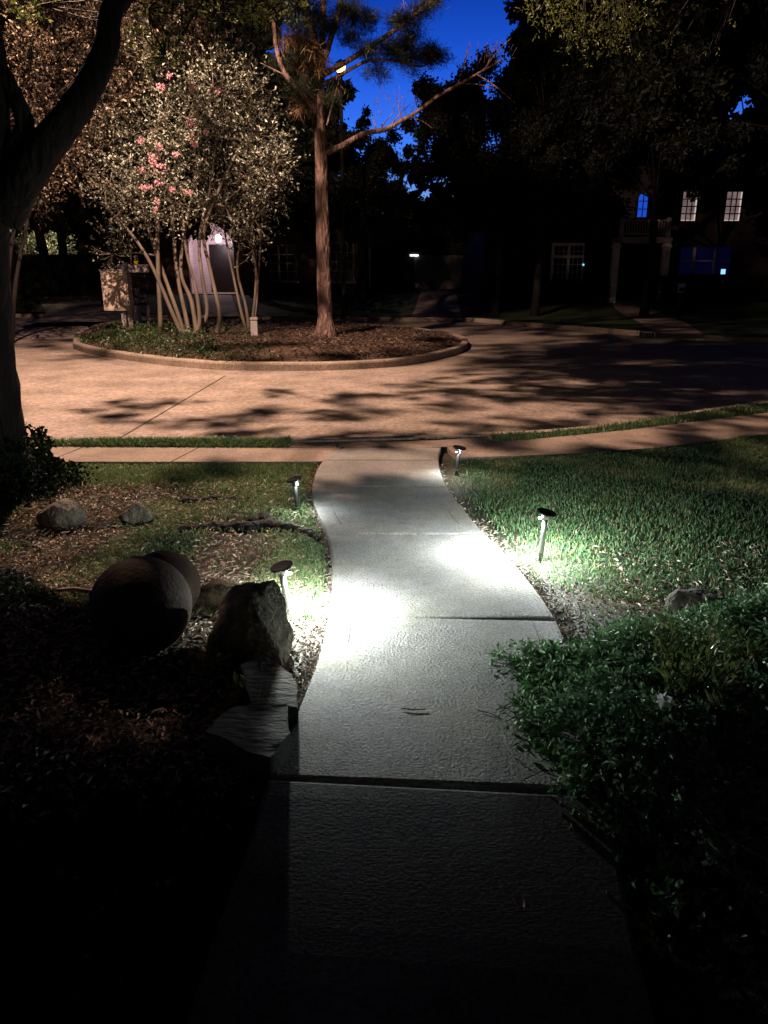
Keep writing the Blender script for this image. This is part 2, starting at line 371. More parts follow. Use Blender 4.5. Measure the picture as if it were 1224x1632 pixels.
def blinds(name):
    m = bpy.data.materials.new(name); m.use_nodes = True; n = m.node_tree.nodes; l = m.node_tree.links
    b = n['Principled BSDF']; b.inputs['Base Color'].default_value = (.35, .3, .3, 1)
    tc = n.new('ShaderNodeTexCoord'); wv = n.new('ShaderNodeTexWave'); wv.bands_direction = 'Z'; wv.inputs['Scale'].default_value = 6
    wv.inputs['Distortion'].default_value = .6; l.new(tc.outputs['Object'], wv.inputs['Vector'])
    nz = n.new('ShaderNodeTexNoise'); nz.inputs['Scale'].default_value = 2.5; l.new(tc.outputs['Object'], nz.inputs['Vector'])
    cr = n.new('ShaderNodeMapRange'); cr.inputs[3].default_value = .06; cr.inputs[4].default_value = .19; l.new(wv.outputs[0], cr.inputs[0])
    mu = n.new('ShaderNodeMath'); mu.operation = 'MULTIPLY'; l.new(cr.outputs[0], mu.inputs[0]); 
    m2 = n.new('ShaderNodeMapRange'); m2.inputs[1].default_value = .3; m2.inputs[2].default_value = .7; m2.inputs[3].default_value = .7; m2.inputs[4].default_value = 1.7
    l.new(nz.outputs[0], m2.inputs[0]); l.new(m2.outputs[0], mu.inputs[1])
    b.inputs['Emission Color'].default_value = (1, .74, .70, 1); l.new(mu.outputs[0], b.inputs['Emission Strength']); return m
M['blinds'] = blinds('lit_blinds')
M['blindgap'] = flat('bright_gap', (.5, .5, .5), emit=((1, .85, .82), .55))

# ================================================================== SETTING
ZR = -.12
nk = smooth_line([(-60, 7.4), (-20, 7.6), (-3.83, 7.78), (-.97, 7.82), (1.2, 8.15), (2.2, 8.45), (3.4, 9.15), (5.2, 10.2), (8, 11.4), (14, 12.3), (60, 13)], 6)
nkx = [p.x for p in nk]; nky = [p.y for p in nk]
fk = smooth_line([(-60, 33), (-20, 31.8), (-11, 31), (-5.2, 30.3), (-2.2, 29.6), (.65, 29), (2.96, 29), (4.83, 26.2), (6.4, 24.0), (7.55, 22.3), (8.8, 20.9), (9.9, 20.2), (13, 19.2), (25, 18.5), (60, 18)], 6)
fkx = [p.x for p in fk]; fky = [p.y for p in fk]
def nearK(x): return np.interp(x, nkx, nky)
def farK(x): return np.interp(x, fkx, fky)
PL = [(-1, -.62), (1.2, -.5), (1.93, -.42), (2.23, -.40), (2.72, -.34), (3.1, -.30), (3.6, -.285), (4.2, -.31), (4.82, -.385), (5.3, -.49), (5.72, -.57), (6.3, -.60), (6.8, -.58), (7.2, -.50), (7.45, -.40), (7.9, -.3)]
PR = [(-1, .62), (1.2, .66), (1.93, .72), (2.23, .75), (2.72, .80), (3.1, .86), (3.6, .87), (4.2, .80), (4.82, .68), (5.3, .60), (5.93, .52), (6.5, .50), (7.0, .52), (7.45, .58), (7.9, .7)]
PL = [(p.x, p.y) for p in smooth_line(PL, 8)]; PR = [(p.x, p.y) for p in smooth_line(PR, 8)]
def pathL(y): return np.interp(y, [p[0] for p in PL], [p[1] for p in PL])
def pathR(y): return np.interp(y, [p[0] for p in PR], [p[1] for p in PR])
SN = [(-60, 6.6), (-20, 6.75), (-3.4, 6.85), (-.6, 6.85), (.77, 7.02), (1.77, 7.18), (2.78, 7.45), (4.21, 8.13), (6, 9.2), (10, 10.2), (60, 11.2)]
SF = [(-60, 7.2), (-20, 7.38), (-3.7, 7.48), (-.93, 7.42), (.9, 7.6), (1.58, 7.81), (2.75, 8.30), (3.61, 8.75), (4.81, 9.36), (6.5, 10.3), (10, 11.4), (60, 12.3)]
def swN(x): return np.interp(x, [p[0] for p in SN], [p[1] for p in SN])
def swF(x): return np.interp(x, [p[0] for p in SF], [p[1] for p in SF])
def zfar(x, y): return .02+.55*np.clip((np.asarray(y)-30)/7, 0, 1)**1.3

g = np.linspace(-1, 1, 3); X, Y = np.meshgrid(g*300, g*300+100, indexing='ij')
o = grid_sheet('ground', X, Y, X*0-.35, M['soil']); tag(o, kind='structure')
# road sheet
xs = np.concatenate([np.linspace(-60, -12, 20), np.linspace(-11, 14, 90), np.linspace(15, 60, 20)])
t = np.linspace(0, 1, 24); X = np.repeat(xs[:, None], 24, 1); Yn = nearK(xs)-.02; Yf = farK(xs)+.02
Y = Yn[:, None]+(Yf-Yn)[:, None]*t[None]
Z = ZR+0*X
o = grid_sheet('road', X, Y, Z, M['road']); tag(o, kind='structure'); road = o
mb = MB()
def joint(a, b, w=.02, z=ZR+.004):
    a = Vector(a); b = Vector(b); d = (b-a).normalized(); nn = Vector((-d.y, d.x))*w/2
    mb.add([(a+nn).to_tuple()+(z,), (b+nn).to_tuple()+(z,), (b-nn).to_tuple()+(z,), (a-nn).to_tuple()+(z,)], [(0, 3, 2, 1)])
joint((-2.87, 13.72), (-3.02, 7.9), .022); joint((-12, 12), (-7.2, 17.2)); joint((1.9, 17.6), (8, 12.0), .012); joint((-.3, 22.4), (.5, 28.8))
joint((-9, 7.8), (-9, 16), .02)
mb.build('road_joint', M['joint'], road)
# near lawn ground
xs = np.concatenate([np.linspace(-60, -6, 16), np.linspace(-5.5, 6.5, 150), np.linspace(7, 60, 20)])
t = np.linspace(0, 1, 110)**.8; X = np.repeat(xs[:, None], len(t), 1)
Yk = nearK(xs)+0; Y = -8+(Yk-.14+8)[:, None]*t[None]
nz = fbm(X.ravel(), Y.ravel(), 2.1).reshape(X.shape)*.02+fbm(X.ravel(), Y.ravel(), 8, 3.).reshape(X.shape)*.006
pl = pathL(Y); pr = pathR(Y)
bed = np.clip((pl-.15-X)/.8, 0, 1)*np.clip((4.4-Y)/1.0, 0, 1)*.05
Z = -.04+nz+bed+np.clip((X-pr-.4)/1.2, 0, 1)*.03
Z = np.where((X > pl-.08) & (X < pr+.08), -.07, Z)
near_sw = (Y > swN(X)-.05)
Z = np.where(near_sw & (Y < swF(X)+.05), -.06, Z)
Z = np.where(Y >= swF(X)+.05, -.02, Z)
Z = Z-np.clip(2.1-Y, 0, 3.1)*.075-.05*np.clip(2.1-Y, 0, 3.1)**2
lawn = grid_sheet('lawn', X, Y, Z, M['lawnsoil']); tag(lawn, kind='structure')
from mathutils.bvhtree import BVHTree
def bvh_of(o): 
    me = o.data; return BVHTree.FromPolygons([v.co[:] for v in me.vertices], [p.vertices[:] for p in me.polygons])
LB = bvh_of(lawn)
def lz(x, y):
    h = LB.ray_cast(Vector((x, y, 3)), Vector((0, 0, -1))); return h[0].z if h[0] else -.03
# interpolate lawn height fast on a raster
RX = np.linspace(-6, 8, 281); RY = np.linspace(0, 12, 241)
RZ = np.array([[lz(x, y) for y in RY] for x in RX])
def lzs(x, y):
    i = np.clip(((x+6)/14*280).astype(int), 0, 280); j = np.clip((y/12*240).astype(int), 0, 240); return RZ[i, j]
# island
isl = [G(*p, ZR) for p in ((117,556),(150,566),(235,579),(300,586),(360,590),(500,591),(600,587),(650,582),(700,573),(735,563),(746,554),(738,544),(700,535),(640,528),(560,522),(450,517),(330,514),(250,515),(170,521),(125,536))]
isl = smooth_line(isl+[isl[0]], 6)[:-1]
cx = sum(p.x for p in isl)/len(isl); cy = sum(p.y for p in isl)/len(isl)
mb = MB(); kerb(mb, [(p.x, p.y) for p in isl]+[(isl[0].x, isl[0].y)], side=1, w=.16, z1=.035, r=.04)
o = mb.build('island_kerb', M['kerb'], smooth=False); tag(o, kind='structure')
fr = np.linspace(0, 1, 16); ring = np.array([[p.x, p.y] for p in isl]+[[isl[0].x, isl[0].y]]); c = np.array([cx, cy])
s_ = 1-fr; dd = np.linalg.norm(ring-c, axis=1); inner = c+(ring-c)*((dd-.14)/dd)[:, None]
X = c[0]+(inner[:, 0]-c[0])[:, None]*s_[None]; Y = c[1]+(inner[:, 1]-c[1])[:, None]*s_[None]
nzz = fbm(X.ravel(), Y.ravel(), .9).reshape(X.shape)*.04
def islz(fr_): return -.01+.16*np.clip(fr_*3, 0, 1)
Z = islz(fr)[None]+nzz*np.clip(fr*6, 0, 1)[None]
o = grid_sheet('island_bed', X, Y, Z, M['mulch_island']); tag(o, kind='structure'); island = o
IB = bvh_of(island)
def iz(x, y):
    h = IB.ray_cast(Vector((x, y, 3)), Vector((0, 0, -1))); return h[0].z if h[0] else .1
# near kerb, far kerb
mb = MB(); kerb(mb, [(p.x, p.y) for p in nk], side=-1, z1=.012)
o = mb.build('kerb', M['kerb']); tag(o, kind='structure')
mb = MB(); kerb(mb, [(p.x, p.y) for p in fk], side=1, z1=.02)
o = mb.build('kerb', M['kerb']); tag(o, kind='structure')
# far ground
xs = np.concatenate([np.linspace(-60, -22, 10), np.linspace(-20, 22, 90), np.linspace(24, 60, 10)])
t = np.linspace(0, 1, 60)**1.8; X = np.repeat(xs[:, None], 60, 1); yk = farK(xs)+.14; Y = yk[:, None]+(110-yk)[:, None]*t[None]
farl = grid_sheet('far_lawn', X, Y, zfar(X, Y)-.005, M['farlawn']); tag(farl, kind='structure')
# path slabs
def slab_mb(mb, y0, y1, z=0, skewL=0, skewR=0, n=14, gap=.008, left=pathL, right=pathR, th=.09):
    y0 += gap; y1 -= gap; top = []; m = 10
    vs = []; fs = []
    rows = [0, .012/(y1-y0)]+[q/n for q in range(1, n)]+[1-.012/(y1-y0), 1]; cols = [0, .012]+[q/m for q in range(1, m)]+[.988, 1]; n = len(rows)-1; m = len(cols)-1
    for i in range(n+1):
        y = y0+(y1-y0)*rows[i]
        for j in range(m+1):
            u = cols[j]; yy = y+(skewL*(1-u)+skewR*u); a = float(left(yy)); b = float(right(yy))
            edge = -.004 if (i in (0, n) or j in (0, m)) else 0
            vs.append((a+(b-a)*u, yy, z+edge))
    N = len(vs)
    for i in range(n):
        for j in range(m):
            a = i*(m+1)+j; fs.append((a, a+1, a+m+2, a+m+1))
    per = [j for j in range(m+1)]+[i*(m+1)+m for i in range(1, n+1)]+[n*(m+1)+j for j in range(m-1, -1, -1)]+[i*(m+1) for i in range(n-1, 0, -1)]
    for k in per: vs.append((vs[k][0], vs[k][1], z-th))
    K = len(per)
    for k in range(K): fs.append((per[k], N+k, N+(k+1) % K, per[(k+1) % K]))
    mb.add(vs, [f if True else f for f in fs])
mb = MB()
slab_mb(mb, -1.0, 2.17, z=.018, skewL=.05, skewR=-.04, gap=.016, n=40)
mb.v = [(v[0], v[1], v[2]-max(0, 2.12-v[1])*.075-.05*max(0, 2.12-v[1])**2) for v in mb.v]  # slope added to turn the near slab away from the path lights
o = mb.build('near_slab', M['dim_oldpath']); tag(o, kind='structure'); mb = MB()
for a, b, sl, sr in ((2.20, 3.52, .04, -.03), (3.52, 4.82, 0, 0), (4.82, 5.98, 0, 0), (5.98, 6.9, 0, 0)):
    slab_mb(mb, a, b, skewL=sl if a < 3 else 0, skewR=sr if a < 3 else 0)
slab_mb(mb, 6.9, 7.44, gap=.006, left=lambda y: pathL(y), right=lambda y: pathR(y))
o = mb.build('front_path', M['path']); tag(o, kind='structure')
# tooled edge grooves of the path: thin dark lines 12 cm in from each edge
gm = MB()
for f_, off in ((pathL, .12), (pathR, -.12)):
    for (a, b) in ((3.25, 3.46), (5.0, 5.3)):
        ys = np.linspace(a, b, 8)
        for i in range(7):
            x0 = float(f_(ys[i]))+off; x1 = float(f_(ys[i+1]))+off
            gm.add([(x0-.002, ys[i], .0015), (x0+.002, ys[i], .0015), (x1+.002, ys[i+1], .0015), (x1-.002, ys[i+1], .0015)], [(0, 1, 2, 3)])
gm.build('path_groove', M['joint'], o)
# sidewalk
mb = MB(); js = [-60, -40, -20, -12, -8, -5.6, -4.35, -3.1, -1.93, -.47]
def swslab(x0, x1, sk=0, g=.007, z=0):
    m = 6; vs = []; fs = []; x0 += g; x1 -= g; n = max(2, int(min(30, (x1-x0)/.25)))
    for i in range(n+1):
        x = x0+(x1-x0)*i/n
        for j in range(m+1):
            u = j/m; xx = x+sk*(u-.5); vs.append((xx, float(swN(x)*(1-u)+swF(x)*u), z-(.004 if i in (0, n) or j in (0, m) else 0)))
    for i in range(n):
        for j in range(m): a = i*(m+1)+j; fs.append((a, a+m+1, a+m+2, a+1))
    N = len(vs); per = [j for j in range(m+1)]+[i*(m+1)+m for i in range(1, n+1)]+[n*(m+1)+j for j in range(m-1, -1, -1)]+[i*(m+1) for i in range(n-1, 0, -1)]
    for k in per: vs.append((vs[k][0], vs[k][1], z-.08))
    K = len(per)
    for k in range(K): fs.append((per[k], per[(k+1) % K], N+(k+1) % K, N+k))
    mb.add(vs, fs)
for a, b in zip(js[:-1], js[1:]): swslab(a, b, .12)
for a, b in ((.66, 2.1), (2.1, 3.6), (3.6, 5.2), (5.2, 7), (7, 10), (10, 20), (20, 60)): swslab(a, b, -.1)
o = mb.build('sidewalk', M['walk']); tag(o, kind='structure')
# landing between path and kerb
mb = MB(); pts = [(-.95, 7.445), (.85, 7.62), (1.1, 7.72)]; 
def strip(name, A, B, mt, zf, n=24, m=6, kind='structure', off=0):
    A = [Vector(p) for p in A]; B = [Vector(p) for p in B]
    def res(P):
        P = smooth_line([(p.x, p.y) for p in P], 8) if len(P) > 2 else [P[0].lerp(P[1], i/8) for i in range(9)]
        q = np.linspace(0, len(P)-1, n+1); return [P[int(a)].lerp(P[min(int(a)+1, len(P)-1)], a-int(a)) for a in q]
    A = res(A); B = res(B)
    X = np.array([[a.x+(b.x-a.x)*j/m for j in range(m+1)] for a, b in zip(A, B)])
    Y = np.array([[a.y+(b.y-a.y)*j/m for j in range(m+1)] for a, b in zip(A, B)])
    Z = zf(X, Y)+off
    o = grid_sheet(name, X, Y, Z, mt)
    if kind: tag(o, kind=kind)
    return o
strip('path_landing', [(-.96, 7.44), (-.5, 7.43), (-.4, 7.45), (.56, 7.45), (1.18, 7.7)], [(-.96, 7.65), (-.5, 7.67), (-.4, 7.69), (.56, 7.78), (1.2, 8.0)], M['walk'], lambda x, y: -.002+0*x)
# drives and walks on the far side
zz = lambda x, y: zfar(x, y)
def gp(px, py): 
    p = G(px, py, .05); 
    for _ in range(4): p = G(px, py, float(zfar(p.x, p.y)))
    return (p.x, p.y)
strip('driveway', [gp(28, 516), gp(72, 500), gp(50, 484), gp(70, 465)], [gp(262, 511), gp(205, 498), gp(165, 478), gp(150, 464)], M['road'], zz, off=.02, n=40, m=10)
strip('driveway', [gp(655, 505), gp(668, 490), gp(672, 478)], [gp(735, 505), gp(727, 490), gp(715, 478)], M['road'], zz, off=.02)
strip('garden_path', [gp(325, 505), gp(322, 480), gp(318, 458)], [gp(382, 505), gp(362, 480), gp(350, 458)], M['walk'], zz, off=.02)
strip('garden_path', [gp(1042, 531), gp(1010, 510), gp(965, 490), gp(975, 478)], [gp(1122, 535), gp(1085, 512), gp(1020, 490), gp(1025, 478)], M['walk'], zz, off=.02)

# ================================================================== PATH LIGHTS
def path_light(x, y, h, tilt, tdir, bright, label, power, toward, glow=.1, goff=Vector((.02, -.02, 0))):
    root = empty('path_light', (x, y, lz(x, y)), label=label, cat='path light', group='solar path lights along the front path')
    stemm = M['steel'] if bright else M['blackmetal']
    st = MB()
    T = Vector((math.cos(tdir), math.sin(tdir), 0))
    lean = .015
    pts = [(0, 0, -.03), (0, 0, h*.15), (lean*.4*T.x, lean*.4*T.y, h*.6), (lean*T.x, lean*T.y, h-.012)]
    st.tube(pts, [.014, .0155, .0165, .018], 16)
    st.build('stem', stemm, root, smooth=True)
    rb = MB(); rb.lathe([(.0172, 0), (.0176, .001), (.0176, .004), (.0172, .005)], 16); rb.build('ring', M['blackmetal'] if bright else M['steel'], root, loc=(0, 0, .05))
    hd = bpy.data.objects.new('head', None)
    from mathutils import Matrix
    axis = Vector((-T.y, T.x, 0)); MT = Matrix.Translation(Vector((lean*T.x, lean*T.y, h))) @ Matrix.Rotation(tilt, 4, axis)
    cone = MB(); cone.lathe([(.0175, -.045), (.021, -.03), (.030, -.012), (.044, -.002), (.050, .0)], 28, MT)
    cone.build('lamp_head', stemm, root, smooth=True)
    cap = MB(); cap.lathe([(.050, .0005), (.0585, .002), (.060, .006), (.060, .011), (.056, .014), (.0, .0145)], 32, MT)
    cap.build('solar_cap', M['solar'], root, smooth=False)
    # the LED sits under the cap on the side that faces the path
    tw = Vector((toward[0], toward[1], 0)).normalized()
    lp = Vector((0, 0, h-.016))+tw*.034
    le = MB(); le.lathe([(.0, -.006), (.009, -.004), (.010, .002), (.0, .005)], 12, Matrix.Translation(Vector((0, 0, h-.024))+tw*.026+Vector((0, -.008, 0))))
    le.build('led', M['led'] if bright else M['leddim'], root)
    w = Vector((x, y, lz(x, y)))
    col = (.90, .98, .96)
    so = lamp('path_light_beam', 'SPOT', w+lp+tw*.016, power, col, .014, spot_size=R(173), spot_blend=1.0)
    so.rotation_euler = (Vector((0, 0, -1))+tw*.3).to_track_quat('-Z', 'Y').to_euler(); so.parent = None
    po = lamp('path_light_glow', 'POINT', w+Vector((0, 0, h-.030))+goff, power*glow, col, .006)
    for q in (so, po):
        q.location = q.location-w; q.parent = root
    return root
p1 = G(862, 885); p2 = G(728, 752); p3 = G(457, 975); p4 = G(474, 812)
path_light(p1.x, p1.y, .315, R(13), R(-20), True, 'shining steel path light on the right, white glare on the path beside it', 165, (-1, -.35), .5, Vector((.036, .024, 0)))
path_light(p3.x, p3.y, .285, R(15), R(200), True, 'bright steel path light standing right behind the pointed boulder', 235, (.95, -.3), .09, Vector((.036, -.012, 0)))
path_light(p2.x, p2.y, .245, R(10), R(-15), False, 'dim black path light in the grass nearest the sidewalk', 13, (-.4, -1))
path_light(p4.x, p4.y, .26, R(14), R(190), False, 'dim black path light at the left path edge, farthest on that side', 12, (.3, -1))

# ================================================================== GRASS, MULCH, LITTER
def rnd(n, x0, x1, y0, y1): return rng.uniform(x0, x1, n), rng.uniform(y0, y1, n)
def P3(x, y, dz=0): return np.stack([x, y, lzs(x, y)+dz], 1)
parts = []
x, y = rnd(150000, .4, 6.2, 2.9, 9.3)
k = (x > pathR(y)+.03+.06*rng.random(len(x))) & (y < swN(x)-.0)
edge = np.clip((x-pathR(y))/.35, 0.12, 1)
bare = (x < 1.75) & (y < 3.95-.35*(x-.9)) & (x > .8)
k &= rng.random(len(x)) < edge*np.where(bare, .28, 1)*np.where(y < 3.8, .6, 1)
k &= (x < .62*y+.6)
x, y = x[k], y[k]; parts.append(blades(P3(x, y), .044, .006, 1.1))
o = link('grass', blade_mesh('grass', parts, M['grass'])); tag(o, 'thick green lawn right of the front path', 'grass', kind='stuff')
parts = []
x, y = rnd(42000, -4.4, -.5, 5.9, 6.9); k = (x < pathL(y)-.05) & (y < swN(x)) & (rng.random(len(x)) < np.clip((y-5.95)/.35, .1, 1))
x, y = x[k], y[k]; parts.append(blades(P3(x, y), .05, .005, .9))
x, y = rnd(100000, -3.0, -.3, 3.55, 6.1); pn = fbm(x, y, 1.6, 5.)
dens = np.clip(.25+pn*1.1+np.clip((x+1.1)/1.0, 0, .5)-np.clip((-1.6-x)*.7, 0, .6)*(y > 4.7), .02, .75)
k = (x < pathL(y)-.04) & (rng.random(len(x)) < dens)
x, y = x[k], y[k]; parts.append(blades(P3(x, y, .008), .048, .005, 1.2))
o = link('grass', blade_mesh('grass', parts, M['grass_dry'])); tag(o, 'patchy grass among bark mulch left of the front path', 'grass', kind='stuff')
parts = []
x, y = rnd(26000, -4.4, -.97, 7.42, 7.66); k = (y > swF(x)+.01) & (y < nearK(x)-.16) & (rng.random(len(x)) < np.clip((x+3.6)/.9, .12, 1)); x, y = x[k], y[k]
parts.append(blades(P3(x, y), .11, .009, .8))
x, y = rnd(60000, 1.1, 7, 7.7, 11.0); k = (y > swF(x)+.02) & (y < nearK(x)-.15) & (x > 1.15); x, y = x[k], y[k]
parts.append(blades(P3(x, y), .09, .010, .8))
o = link('grass', blade_mesh('grass', parts, M['grass'])); tag(o, 'grass verge strips between sidewalk and kerb', 'grass', kind='stuff')
# bark mulch
def chips(n, x0, x1, y0, y1, cond, L=(.02, .06), W=(.006, .016)):
    x, y = rnd(n, x0, x1, y0, y1); k = cond(x, y) & (rng.random(n) < 1); x, y = x[k], y[k]; N = len(x)
    a = rng.uniform(0, 2*PI, N); D = np.stack([np.cos(a), np.sin(a), rng.normal(size=N)*.22], 1)
    P = P3(x, y, 0)+np.stack([0*x, 0*x, rng.uniform(.004, .035, N)], 1)
    return leaf_arrays(P, D, rng.uniform(*L, N), rng.uniform(*W, N), fold=.35, up=(.45, 1))
parts = [chips(16000, -3.2, -.3, 2.0, 4.1, lambda x, y: (x < pathL(y)-.12)),
         chips(17000, -3.4, -.4, 3.9, 6.15, lambda x, y: (x < pathL(y)-.1) & (rng.random(len(x)) < np.clip(.55-.35*(x+1.3), .2, 1))),
         chips(2500, -4.4, -3.0, 7.46, 7.66, lambda x, y: y > swF(x)),
         chips(900, .85, 1.8, 3.05, 4.0, lambda x, y: (x > pathR(y)), (.01, .04), (.004, .012)),
         chips(3000, 1.3, 4.5, 3.0, 4.6, lambda x, y: rng.random(len(x)) < .8)]
o = link('bark_mulch', merge_leaf('bark_mulch', parts, M['chip'])); tag(o, 'brown bark mulch and dead leaves left of the front path', 'mulch', kind='stuff')
# path edge litter
def edge_litter(n, f, sgn, y0, y1, w):
    y = rng.uniform(y0, y1, n); x = f(y)+sgn*np.abs(rng.normal(size=n))*w; a = rng.uniform(0, 2*PI, n)
    D = np.stack([np.cos(a), np.sin(a), rng.normal(size=n)*.3], 1); P = P3(x, y, 0)+np.stack([0*x, 0*x, rng.uniform(.0, .03, n)], 1)
    return leaf_arrays(P, D, rng.uniform(.015, .055, n), rng.uniform(.003, .010, n), fold=.4, up=(.5, 1))
parts = [edge_litter(2600, pathL, -1, 2.1, 4.2, .06), edge_litter(1400, pathL, -1, 4.2, 6.8, .03), edge_litter(2200, pathR, 1, 3.1, 5.2, .055), edge_litter(600, pathR, 1, 5.2, 6.9, .025)]
n = 330; yy = rng.uniform(2.25, 7.3, n); xx = pathL(yy)+(pathR(yy)-pathL(yy))*rng.beta(.7, .7, n); a = rng.uniform(0, 2*PI, n)
parts.append(leaf_arrays(np.stack([xx, yy, 0*xx+.006+.02*(yy < 2.17)], 1), np.stack([np.cos(a), np.sin(a), 0*a], 1), rng.uniform(.005, .018, n), rng.uniform(.002, .005, n), up=(.1, 1)))
o = link('leaf_litter', merge_leaf('leaf_litter', parts, M['litter'])); tag(o, 'pale leaf litter and twigs lining the path edges', 'leaf litter', kind='stuff')
# island ground cover
def island_cover():
    n = 16000; px = rng.uniform(118, 470, n); py = rng.uniform(524, 582, n)
    pts = np.array([G(a, b, .03)[:] for a, b in zip(px, py)])
    low = np.interp(px, [118, 235, 360, 470], [548, 570, 580, 580]); k = (rng.random(n) < np.interp(px, [118, 320, 400, 470], [.7, .5, .2, .02])) & (fbm(pts[:, 0], pts[:, 1], 1.1, 8) > -.25+.25*(px > 330)) & (py < low-2) & (py > np.interp(px, [118, 160, 300, 470], [545, 530, 528, 540]))
    pts = pts[k]; z = np.array([iz(p[0], p[1]) for p in pts]); pts[:, 2] = z+rng.random(len(pts))*.22*(.3+np.clip(fbm(pts[:, 0], pts[:, 1], 1.3)+.5, 0, 1))
    return leaf_mesh('c', pts, rng.normal(size=pts.shape)+np.array([0, 0, .6]), rng.uniform(.05, .10, len(pts)), .035, M['ivy'])
n = 9000; a = rng.uniform(0, 2*PI, n); q_ = np.sqrt(rng.random(n))*.97; ii = (a/(2*PI)*len(inner)).astype(int) % len(inner)
x = c[0]+(inner[ii, 0]-c[0])*q_; y = c[1]+(inner[ii, 1]-c[1])*q_; z = np.array([iz(p, r) for p, r in zip(x, y)])
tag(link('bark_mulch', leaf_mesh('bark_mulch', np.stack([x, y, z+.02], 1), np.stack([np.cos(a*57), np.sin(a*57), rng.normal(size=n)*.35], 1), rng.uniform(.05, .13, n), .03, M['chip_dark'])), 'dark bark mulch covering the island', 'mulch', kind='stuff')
o = link('ground_cover', island_cover()); tag(o, 'low leafy ground cover along the island kerb below the mailboxes', 'ground cover', kind='stuff')

# ================================================================== ROCKS, BALLS
def rock(name, loc, scl, seed, mt, cuts=10, rz=0, amp=.18, label=None, cat='rock', group=None, sub=5, planes=None):
    bm = bmesh.new(); bmesh.ops.create_icosphere(bm, subdivisions=sub, radius=1); rr = random.Random(seed)
    pl = [(Vector((rr.gauss(0, 1), rr.gauss(0, 1), rr.gauss(0, 1))).normalized(), rr.uniform(.55, .85)) for _ in range(cuts)]
    if planes: pl += [(Vector(n_).normalized(), d_) for n_, d_ in planes]
    for v in bm.verts:
        c_ = v.co.copy()
        for n_, d_ in pl:
            e = c_.dot(n_)
            if e > d_: c_ -= n_*(e-d_)*.96
        k = 1+amp*(noise.fractal(v.co*1.6+Vector((seed, 0, 0)), 1, 2, 5)*.5)+amp*.25*noise.fractal(v.co*7+Vector((seed, 3, 0)), 1, 2, 4)
        v.co = c_*k
    for v in bm.verts: v.co = Vector((v.co.x*scl[0], v.co.y*scl[1], v.co.z*scl[2]))
    me = bpy.data.meshes.new(name); bm.to_mesh(me); bm.free(); me.materials.append(mt)
    me.polygons.foreach_set('use_smooth', [True]*len(me.polygons))
    o = link(name, me, loc=loc); o.rotation_euler = (0, 0, rz); return tag(o, label, cat, group)
b1 = V(228, 992, 3.28); 
def ballo(px, py, Y, r, label):
    p = V(px, py, Y); m = MB(); n = 32
    m.lathe([(max(r*math.sin(PI*i/n), 1e-4), -r*math.cos(PI*i/n)) for i in range(n+1)], 48)
    o = m.build('stone_ball', M['ball'], loc=(p.x, p.y, max(lz(p.x, p.y)+r*.86, .0)), smooth=True)
    return tag(o, label, 'garden ball', 'round stone balls in the mulch bed')
ballo(228, 992, 3.22, .232, 'large round brown stone ball lying in the mulch bed')
ballo(264, 965, 3.58, .185, 'smaller dark stone ball peeking out behind the large one')
bp = G(414, 1046)
rock('boulder', (bp.x-.045, bp.y+.06, .10), (.245, .20, .262), 5, M['mossrock'], cuts=5, amp=.14, label='pointed boulder with a mossy sunlit-looking side beside the path light'.replace('sunlit-looking', 'brightly lit'), cat='rock',
     planes=[((-.8, -.3, .75), .55), ((.75, -.35, .5), .6), ((-.1, -1, .15), .55), ((.85, .3, .15), .75)])
bp = G(332, 972); rock('flat_rock', (bp.x, bp.y+.1, .03), (.18, .12, .10), 9, M['rock'], label='low dark rock lying between the small ball and the boulder')
bp = G(88, 838); rock('round_rock', (bp.x, bp.y+.12, .03), (.17, .14, .13), 21, M['rock'], cuts=3, amp=.1, label='rounded brown rock in the mulch beside the oak trunk')
bp = G(208, 832); rock('rough_rock', (bp.x, bp.y+.1, .03), (.13, .11, .11), 25, M['rock'], label='rough dark rock sitting in the middle of the mulch')
bp = G(1128, 988); rock('half_buried_rock', (bp.x, bp.y+.12, .02), (.17, .12, .12), 31, M['rock'], label='grey rock half hidden behind the ground cover on the right')
bp = G(1215, 1010); rock('pale_rock', (bp.x+.05, bp.y+.02, .02), (.11, .09, .09), 33, M['rock'], label='small pale rock below the log at the right edge')
